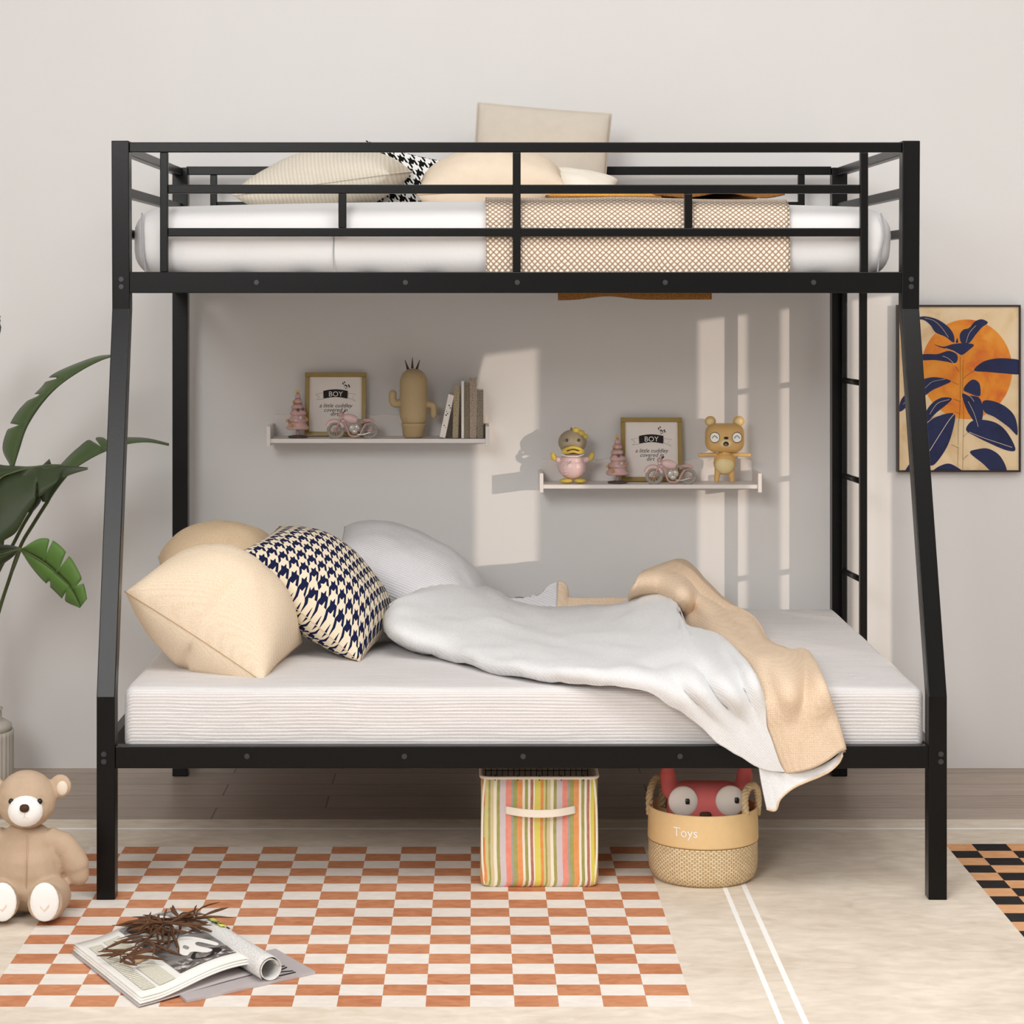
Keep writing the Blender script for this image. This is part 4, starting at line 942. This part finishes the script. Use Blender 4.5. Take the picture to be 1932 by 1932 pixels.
for fx in (84, 4):
    pad = ob('foot_pad', E(tp(fx, 1702, -0.122), (27*TU, 0.008, 36*TU)), M['teddy_w'], td, True)
    hp = [(0, -9), (8, -1), (9, 4), (5, 7), (0, 4), (-5, 7), (-9, 4), (-8, -1)]; c = tp(fx, 1712, -0.1295)
    ob('heart', prism(B(), [(c.x+a*TU, c.z+b*TU) for a, b in hp], c.y, c.y+0.003), M['teddy_in'], pad)

# ---------------------------------------------------------------- striped storage bin
def stripes():
    m, nt, b = new_mat('striped_canvas', 0.85, 0.15)
    s = nt.nodes.new('ShaderNodeSeparateXYZ'); tc = nt.nodes.new('ShaderNodeTexCoord'); nt.links.new(tc.outputs['Object'], s.inputs[0])
    nz = nd(nt, 'ShaderNodeTexNoise', Scale=12.0); nt.links.new(tc.outputs['Object'], nz.inputs['Vector'])
    x = mth(nt, 'ADD', mth(nt, 'ADD', s.outputs[0], mth(nt, 'MULTIPLY', s.outputs[1], 1.0)), mth(nt, 'MULTIPLY', nz.outputs[0], 0.0035))
    f = mth(nt, 'FRACT', mth(nt, 'ADD', mth(nt, 'DIVIDE', x, 0.1345), 4.91))
    cr = nt.nodes.new('ShaderNodeValToRGB'); cr.color_ramp.interpolation = 'CONSTANT'
    seq = [((150, 150, 60), 10), ((214, 200, 150), 20), ((246, 240, 220), 18), ((150, 150, 52), 18), ((212, 200, 210), 34), ((238, 134, 118), 32), ((148, 158, 150), 14), ((158, 158, 60), 22), ((236, 144, 62), 30), ((246, 240, 224), 14),
           ((146, 148, 50), 18), ((248, 242, 228), 14), ((172, 88, 66), 18), ((250, 244, 228), 8), ((228, 218, 70), 34), ((232, 138, 48), 18), ((214, 204, 130), 12)]
    tot = sum(x for _, x in seq); acc = 0; els = cr.color_ramp.elements
    for k, (c, wd) in enumerate(seq):
        e_ = els[0] if k == 0 else (els[1] if k == 1 else els.new(acc/tot)); e_.position = acc/tot; e_.color = srgb(*c); acc += wd
    nt.links.new(f, cr.inputs[0])
    n = nd(nt, 'ShaderNodeTexNoise', Scale=90.0, Detail=4.0); nt.links.new(tc.outputs['Object'], n.inputs['Vector'])
    nt.links.new(mixc(nt, mth(nt, 'MULTIPLY', n.outputs[0], 0.35), cr.outputs[0], srgb(236, 224, 200)), b.inputs['Base Color']); bumpit(nt, b, n.outputs[0], 0.2); return m
SF = 5.42; sx0, sx1 = xp(906, SF), xp(1130, SF); szt = zp(1468, SF)
bn = thing('storage_bin', ((sx0+sx1)/2, SF+0.14, RZ), 'square storage bin with colourful vertical stripes under the bed', 'storage bin')
def shell(x0, x1, y0, y1, z0, z1, r_, th, flare=0.0, dip=0.0):
    bm = B(); ring = []
    for cx, cy, a0 in ((x1-r_, y1-r_, 0), (x0+r_, y1-r_, 90), (x0+r_, y0+r_, 180), (x1-r_, y0+r_, 270)):
        for k in range(6): a = math.radians(a0+k*18); ring.append((cx+r_*math.cos(a), cy+r_*math.sin(a)))
    mx, my = (x0+x1)/2, (y0+y1)/2; L = []
    H = [z0, z0+0.006, z0+0.02]+[z0+0.02+(z1-z0-0.02)*i/6 for i in range(1, 7)]
    for i, z in enumerate(H):
        t = (z-z0)/(z1-z0); s_ = [0.95, 0.985, 1.0][i] if i < 3 else 1.0-flare*math.sin(PI*t)*0.5-flare*t*0.6
        L.append([bm.verts.new((mx+(x-mx)*s_, my+(y-my)*s_, z-(dip*t**6*(1-abs(x-mx)/(x1-mx)) if z > z0 else 0))) for x, y in ring])
    n = len(ring); inn = []
    for row in (L[-1], L[1]): inn.append([bm.verts.new((mx+(v.co.x-mx)*(1-th/0.14), my+(v.co.y-my)*(1-th/0.14), v.co.z)) for v in row])
    for a, b in zip(L[:-1]+[L[-1], inn[0]], L[1:]+[inn[0], inn[1]]):
        for k in range(n):
            f = bm.faces.new((a[k], a[(k+1) % n], b[(k+1) % n], b[k])); f.material_index = 1 if (a is inn[0]) else 0
    bm.faces.new(L[0][::-1]); f = bm.faces.new(inn[1]); f.material_index = 1
    return bm, [v.co.copy() for v in L[-1]]
bm, rim = shell(sx0, sx1, SF, SF+0.28, RZ, szt, 0.022, 0.004, 0.02, 0.0)
ob('canvas_body', bm, [stripes(), M['lining']], bn, True)
ob('rim', tube(B(), rim+rim[:2], 0.0038, 8), M['canvas_w'], bn, True)
hz = [P(955, 1528, SF-0.010), P(985, 1531, SF-0.02), P(1019, 1533, SF-0.023), P(1052, 1531, SF-0.02), P(1085, 1527, SF-0.010)]
grid = [[p+Vector((0, (0.012 if i in (0, 4) else 0), dz)) for i, p in enumerate(hz)] for dz in (0.0065, 0.002, -0.0065, -0.0115)]
grid = [[p+Vector((0, 0, 0)) for p in r_] for r_ in grid]
o = ob('handle', patch(grid, 5, 3), M['canvas_w'], bn, True, label='ivory carrying strap'); s_ = o.modifiers.new('s', 'SOLIDIFY'); s_.thickness = 0.004
wg = B(); xi0, xi1, yi0, yi1 = sx0+0.014, sx1-0.014, SF+0.012, SF+0.266
for k in range(19): x = xi0+(xi1-xi0)*k/18; cyl(wg, (x, yi1, RZ+0.01), (x, yi1, szt+0.004), 0.0009, None, 5)
for k in range(18): z = RZ+0.015+k*0.0148; cyl(wg, (xi0, yi1, z), (xi1, yi1, z), 0.0009, None, 5)
ob('wire_frame', wg, M['wire'], bn)
for px in (934, 977, 1018, 1059, 1101):
    c = P(px, 1471, SF); ob('clip', bx(c.x-0.0016, c.x+0.0016, SF+0.001, SF+0.0105, szt-0.006, szt+0.0046), M['wire'], bn)
for s in (0, 1):
    x = sx0+0.006 if s == 0 else sx1-0.006; ob('corner_piping', tube(B(), smoothpath([(x+(0.006 if s == 0 else -0.006), SF+0.006, szt), (x, SF+0.006, 0.2), (x-(0.001 if s == 0 else -0.001), SF+0.005, 0.08), (x+(0.005 if s == 0 else -0.005), SF+0.008, RZ+0.006)], 5), 0.0030, 8), M['canvas_w'], bn, True)

# ---------------------------------------------------------------- toy basket with red plush
def basket_mat():
    m, nt, b = new_mat('seagrass_weave', 0.85, 0.15)
    v = coords(nt, (1, 1, 1), True); br = nt.nodes.new('ShaderNodeTexBrick'); nt.links.new(v, br.inputs['Vector']); br.offset = 0.5
    for k, val in (('Scale', 1.0), ('Brick Width', 1/64), ('Row Height', 1/21), ('Mortar Size', 0.0032), ('Mortar Smooth', 1.0), ('Bias', 0.0)): br.inputs[k].default_value = val
    br.inputs['Color1'].default_value = srgb(236, 214, 176); br.inputs['Color2'].default_value = srgb(222, 196, 154); br.inputs['Mortar'].default_value = srgb(186, 160, 122)
    nt.links.new(br.outputs[0], b.inputs['Base Color']); bumpit(nt, b, mth(nt, 'SUBTRACT', 1.0, br.outputs['Fac']), 0.7, 0.003); return m
BR = 0.1325; bc = Vector((xp(1327, 5.52), 5.53, RZ)); brim = zp(1541, 5.53-BR)
bk = thing('toy_basket', bc, 'round woven toy basket with braided handles under the bed', 'basket')
bm = B(); uvl = bm.loops.layers.uv.verify(); SG = 96
def ringrow(r_, z): return [bm.verts.new((bc.x+r_*math.cos(2*PI*k/SG), bc.y+r_*math.sin(2*PI*k/SG), z)) for k in range(SG)]
prof = [(BR*0.86, RZ), (BR*0.94, RZ+0.008), (BR*0.985, RZ+0.025), (BR, RZ+0.05), (BR*0.995, brim*0.55)]
R = [ringrow(*p) for p in prof]
for i in range(len(R)-1):
    for k in range(SG):
        f = bm.faces.new((R[i][k], R[i][(k+1) % SG], R[i+1][(k+1) % SG], R[i+1][k]))
        for l, (a, c) in zip(f.loops, ((k, i), (k+1, i), (k+1, i+1), (k, i+1))): l[uvl].uv = (a/SG, prof[c][1]/(brim*0.55))
bm.faces.new(R[0][::-1]); ob('woven_body', bm, basket_mat(), bk, True)
zbnd = zp(1604, 5.53-BR)
bm = lathe(B(), (bc.x, bc.y, 0), [(BR*1.004, zbnd), (BR*1.012, zbnd+0.004), (BR*0.995, brim-0.003), (BR*0.985, brim), (BR*0.965, brim-0.002), (BR*0.96, zbnd), (BR*0.94, RZ+0.012)], 96)
band = ob('canvas_band', bm, M['strap'], bk, True, label='apricot canvas band around the rim')
tb = text_bm('Toys', 0.031, (0, 0, 0))
for v in tb.verts:
    a = (xp(1291, 5.42)-bc.x+v.co.x)/BR; v.co = Vector((bc.x+BR*1.014*math.sin(a), bc.y-BR*1.014*math.cos(a), zp(1577, 5.42)+v.co.z))
ob('lettering', tb, M['teddy_w'], band, label='white lettering reading Toys')
def rope(pts, r_, n=60):
    bm = B(); pts = smoothpath(pts, 14); m_ = len(pts)
    for s in range(3):
        path = []
        for i, p in enumerate(pts):
            t = (pts[min(i+1, m_-1)]-pts[max(i-1, 0)]).normalized(); a = i*0.55+s*2*PI/3; u_ = t.orthogonal().normalized(); path.append(p+(u_*math.cos(a)+t.cross(u_)*math.sin(a))*r_*0.55)
        tube(bm, path, r_*0.62, 7)
    return bm
M['rope'] = plain('jute_rope', (214, 190, 150), 0.9, 0.1, 0.12, 120)
def bp(px, py, dy): return Vector((xp(px, 5.53+dy), 5.53+dy, zp(py, 5.53+dy)))
ob('handle', rope([bp(1226, 1535, 0.02), bp(1226, 1500, 0.03), bp(1234, 1474, 0.045), bp(1245, 1468, 0.06), bp(1250, 1485, 0.08), bp(1249, 1520, 0.09)], 0.0085), M['rope'], bk, True, label='braided jute handle')
ob('handle', rope([bp(1407, 1535, -0.085), bp(1405, 1505, -0.07), bp(1413, 1485, -0.05), bp(1425, 1484, -0.03), bp(1430, 1505, -0.01), bp(1428, 1535, 0.01)], 0.0085), M['rope'], bk, True, label='braided jute handle')
rp = thing('plush_toy', (bc.x, bc.y, 0.02), 'red plush toy with big white eyes sitting in the toy basket', 'plush toy')
PD = 5.535
def rq(px, py, dy=0.0): return P(px, py, PD+dy)
bm = roundbox(rq(1332, 1532), (0.190, 0.11, 0.150), 0.050, 8); ell(bm, rq(1330, 1610), (0.085, 0.065, 0.10)); tube(bm, smoothpath([rq(1268, 1500), rq(1261, 1470), rq(1259, 1448), rq(1262, 1432)], 4), [0.022]*3+[0.020]*4+[0.016]*3+[0.010]*3, 14)
tube(bm, smoothpath([rq(1398, 1500), rq(1404, 1470), rq(1405, 1448), rq(1402, 1432)], 4), [0.022]*3+[0.020]*4+[0.016]*3+[0.010]*3, 14)
remesh(ob('body', bm, M['redplush'], rp, True), 0.004, 6)
for ex, ey, pxx, py_ in ((1289, 1512, 1297, 1512), (1378, 1511, 1390, 1510)):
    c = rq(ex, ey, -0.053); e_ = ob('eye', E(c, (0.036, 0.010, 0.037), None, 28), M['eye_grey'], rp, True)
    c = rq(pxx, py_, -0.0645); ob('pupil', E(c, (0.0052, 0.004, 0.0068), None, 12, 0.5), M['black'], e_, True)
ob('nose', E(rq(1331, 1538, -0.062), (0.014, 0.006, 0.008), None, 14, 0.6), M['nose'], rp, True)

# ---------------------------------------------------------------- magazines and dried branch
def newsprint(name, base, ink, sx_, sy_):
    m, nt, b = new_mat(name, 0.55, 0.3)
    v = coords(nt, (sx_, sy_, 1), True); n = nd(nt, 'ShaderNodeTexNoise', Scale=1.0, Detail=1.0); nt.links.new(v, n.inputs['Vector'])
    s = nt.nodes.new('ShaderNodeSeparateXYZ'); nt.links.new(coords(nt, (1, 1, 1), True), s.inputs[0])
    ln = mth(nt, 'GREATER_THAN', mth(nt, 'FRACT', mth(nt, 'MULTIPLY', s.outputs[1], sy_)), 0.5)
    f = mth(nt, 'MULTIPLY', mth(nt, 'GREATER_THAN', n.outputs[0], 0.43), ln)
    nt.links.new(mixc(nt, mth(nt, 'MULTIPLY', f, 0.75), srgb(*base), srgb(*ink)), b.inputs['Base Color']); return m
NP = newsprint('newsprint', (244, 240, 222), (120, 112, 100), 130, 42)
MP = plain('page_white', (244, 242, 236), 0.5, 0.3, 0.01)
MGc = plain('grey_cover', (190, 182, 182), 0.45, 0.4, 0.03)
A0, B0, C0 = FL(136, 1801, RZ), FL(262, 1903, RZ), FL(478, 1845, RZ)    # left, near and right corners
D0 = A0+(C0-B0)
mg = thing('open_magazine', (A0+C0)/2, 'open magazine with a rolled-back page lying on the checkered rug', 'magazine')
def mgp(u_, v_, z): return A0+(B0-A0)*v_+(D0-A0)*u_*1.0+Vector((0, 0, z))   # u across the spread, v toward the near edge
def arch(u_): return 0.024*math.sin(min(1, max(0, (u_-0.15)/0.95))*PI*0.72)**1.5
def sheet(lift, du=0.0, dv=0.0, th=0.0016, u1=1.0, name='page', mat=MP):
    us = [i/16*u1 for i in range(17)]
    grid = [[mgp(u_+du, v_+dv, lift+arch(u_)*(1 if lift > 0.006 else 0.7)) for u_ in us] for v_ in (0, 0.33, 0.66, 1)]
    bm = patch(grid, 2, 3)
    o = ob(name, bm, mat, mg, True); s_ = o.modifiers.new('s', 'SOLIDIFY'); s_.thickness = th; s_.offset = -1; return o
ob('spine_block', patch([[mgp(u_, v_, 0.003+arch(u_)*0.2) for u_ in (0, .25, .5, .75, 1)] for v_ in (0.0, .5, 1.0)], 3, 3), MGc, mg, True).modifiers.new('s', 'SOLIDIFY').thickness = 0.0025
sheet(0.008, 0.01, 0.0, 0.003); sheet(0.012, 0.02, -0.01, 0.003); top = sheet(0.0165, 0.03, -0.02, 0.003, 0.97)
def decal(u0, u1, v0, v1, mat, name, lift=0.0212, un=10):
    grid = [[mgp(u_+0.03, v_-0.02, lift+arch(u_)) for u_ in [u0+(u1-u0)*i/un for i in range(un+1)]] for v_ in [v0, (v0+v1)/2, v1]]
    bm = patch(grid, 1, 2)
    return ob(name, bm, mat, top, True)
decal(0.06, 0.17, 0.12, 0.93, NP, 'text_column'); decal(0.20, 0.34, 0.10, 0.42, NP, 'text_column'); decal(0.20, 0.34, 0.60, 0.93, NP, 'text_column')
def photo(name, c1, c2, c3, sc):
    return paint(name, [c1, c2, c3], sc, 0.1)
decal(0.22, 0.33, 0.44, 0.56, photo('photo_tan', (150, 90, 50), (220, 180, 130), (240, 225, 200), 40), 'photo')
decal(0.38, 0.90, 0.03, 0.44, photo('photo_bw', (50, 48, 48), (130, 126, 124), (236, 234, 232), 22), 'photo')
decal(0.40, 0.90, 0.46, 0.90, photo('photo_grey', (66, 62, 60), (122, 118, 116), (150, 146, 144), 12), 'photo')
def polyd(pts, lift, mat):
    bm = B(); pp = smoothpath([Vector((a, b, 0)) for a, b in pts], 4, True)
    vs = [bm.verts.new(mgp(p.x+0.03, p.y-0.02, lift+arch(p.x))) for p in pp]; bm.faces.new(vs); ob('photo_detail', bm, mat, top)
GR = photo('photo_ground', (20, 18, 18), (120, 112, 108), (240, 238, 236), 60)
decal(0.40, 0.90, 0.76, 0.90, GR, 'photo_detail', 0.0216)
polyd([(0.56, 0.80), (0.66, 0.72), (0.82, 0.78), (0.80, 0.84), (0.66, 0.86)], 0.0219, M['ink'])
for pts in ([(0.60, 0.06), (0.72, 0.05), (0.80, 0.16), (0.70, 0.24), (0.60, 0.18)], [(0.46, 0.26), (0.56, 0.20), (0.58, 0.34), (0.50, 0.42)], [(0.72, 0.28), (0.84, 0.24), (0.86, 0.38), (0.74, 0.42)]): polyd(pts, 0.0219, MP)
for pts in ([(0.42, 0.08), (0.56, 0.04), (0.54, 0.16), (0.44, 0.20)], [(0.60, 0.26), (0.68, 0.28), (0.66, 0.40), (0.60, 0.38)]): polyd(pts, 0.0220, M['ink'])
c_ = [(0.55, 0.70), (0.62, 0.60), (0.70, 0.62), (0.72, 0.70), (0.80, 0.80), (0.74, 0.84), (0.66, 0.78), (0.60, 0.82)]
polyd([(0.62, 0.50), (0.70, 0.48), (0.78, 0.56), (0.86, 0.70), (0.82, 0.74), (0.74, 0.62), (0.70, 0.66), (0.76, 0.78), (0.70, 0.80), (0.62, 0.72), (0.56, 0.74), (0.54, 0.66)], 0.0222, MP)
polyd([(0.60, 0.62), (0.63, 0.60), (0.64, 0.65), (0.61, 0.67)], 0.0224, M['greyrub'])
# rolled page along the right side
r0 = Vector(P(372, 1744, 5.03)); r1 = Vector(P(503, 1828, 4.73)); rr = 0.027
r0.z = 0.010+rr; r1.z = 0.010+rr
rr = 0.0275; r0 = Vector((xp(367, 5.0), 5.0, 0.009+rr)); r1 = Vector((xp(511, 4.67), 4.67, 0.0085+rr))
t = (r1-r0).normalized(); s1 = Vector((0, 0, 1)); s2 = t.cross(s1).normalized()
grid = []
for i in range(46):
    a = -0.7+i*0.22; q = rr*(1-0.0065*i); grid.append([r0.lerp(r1, k/6)+(s1*math.sin(a)+s2*math.cos(a))*q*(1.10-0.10*k/6) for k in range(7)])
bm = patch(grid, 2, 1)
ro = ob('rolled_page', bm, newsprint('rolled_print', (242, 241, 238), (150, 148, 146), 90, 160), mg, True); ro.modifiers.new('s', 'SOLIDIFY').thickness = 0.0012
# yellow block and lettering on the roll
grid = [[r0.lerp(r1, 0.16+0.22*k/4)+(s1*math.sin(a)+s2*math.cos(a))*(rr*(1.10-0.10*(0.16+0.055*k))+0.0010) for k in range(5)] for a in [1.5+0.25*i for i in range(5)]]
ob('yellow_block', patch(grid, 2, 2), plain('yellow_ink', (240, 240, 120), 0.5), ro, True)
tb = text_bm('ghL', 0.042, (0, 0, 0))
ang = 1.9
for v in tb.verts:
    lx, lz = v.co.x, v.co.z; a = 1.35+(lx+0.03)/rr; v.co = r0.lerp(r1, 0.28+lz/((r1-r0).length))+(s1*math.sin(a)+s2*math.cos(a))*(rr*1.08+0.0012)
ob('lettering', tb, M['ink'], ro)
g0, g1, g2, g3 = FL(352, 1893, RZ), FL(595, 1838, RZ), FL(520, 1795, RZ), FL(290, 1840, RZ)
gm = thing('magazine', (g0+g2)/2, 'closed grey magazine lying beneath the open one', 'magazine')
bm = B(); hexa(bm, [p+Vector((0, 0, 0.0005)) for p in (g0, g1, g2, g3)], [p+Vector((0, 0, 0.006)) for p in (g0, g1, g2, g3)]); bmesh.ops.recalc_face_normals(bm, faces=bm.faces)
gc = ob('cover', bm, MGc, gm)
tb = text_bm('IVI', 0.06, (0, 0, 0)); ex_ = (g2-g1).normalized(); ey_ = (g0-g1).normalized()
for v in tb.verts: v.co = g1+ey_*(0.06-v.co.z+0.02)+ex_*(0.045+v.co.x)+Vector((0, 0, 0.0068))
ob('lettering', tb, M['ink'], gc)
# dried branch
rnd = random.Random(4)
br = thing('dried_branch', mgp(0.5, 0.4, 0.045), 'dried brown leafy branch lying on the open magazine', 'dried branch')
main = smoothpath([mgp(0.14, 0.50, 0.030), mgp(0.34, 0.46, 0.048), mgp(0.52, 0.38, 0.060), mgp(0.68, 0.34, 0.066), mgp(0.84, 0.32, 0.060), mgp(0.96, 0.34, 0.060)], 8)
ob('twig', tube(B(), main, [0.0028*(1-0.5*i/len(main)) for i in range(len(main))], 7), M['branch'], br, True)
for k in range(84):
    i = int((0.5+0.5*(2*(k/84)-1)**3 if k % 2 else k/84)*len(main)); p = main[min(i, len(main)-1)]
    a = rnd.uniform(0, 2*PI); up = rnd.uniform(-0.25, 0.6); L = rnd.uniform(0.04, 0.085); d = Vector((math.cos(a), math.sin(a)*0.9, up)).normalized(); sd_ = d.cross(Vector((0, 0, 1))).normalized(); cu = rnd.uniform(-1.3, 1.3)
    path = [p+d*L*t_+sd_*cu*L*t_*t_+Vector((0, 0, -0.25*L*t_*t_)) for t_ in (0, .2, .4, .6, .8, 1)]
    for q in path: q.z = max(q.z, 0.046)
    ob('leaf', tube(B(), path, [0.0012, 0.0018, 0.003, 0.0036, 0.0030, 0.0006], 6, 0, 0.5), M['branch'], br, True)
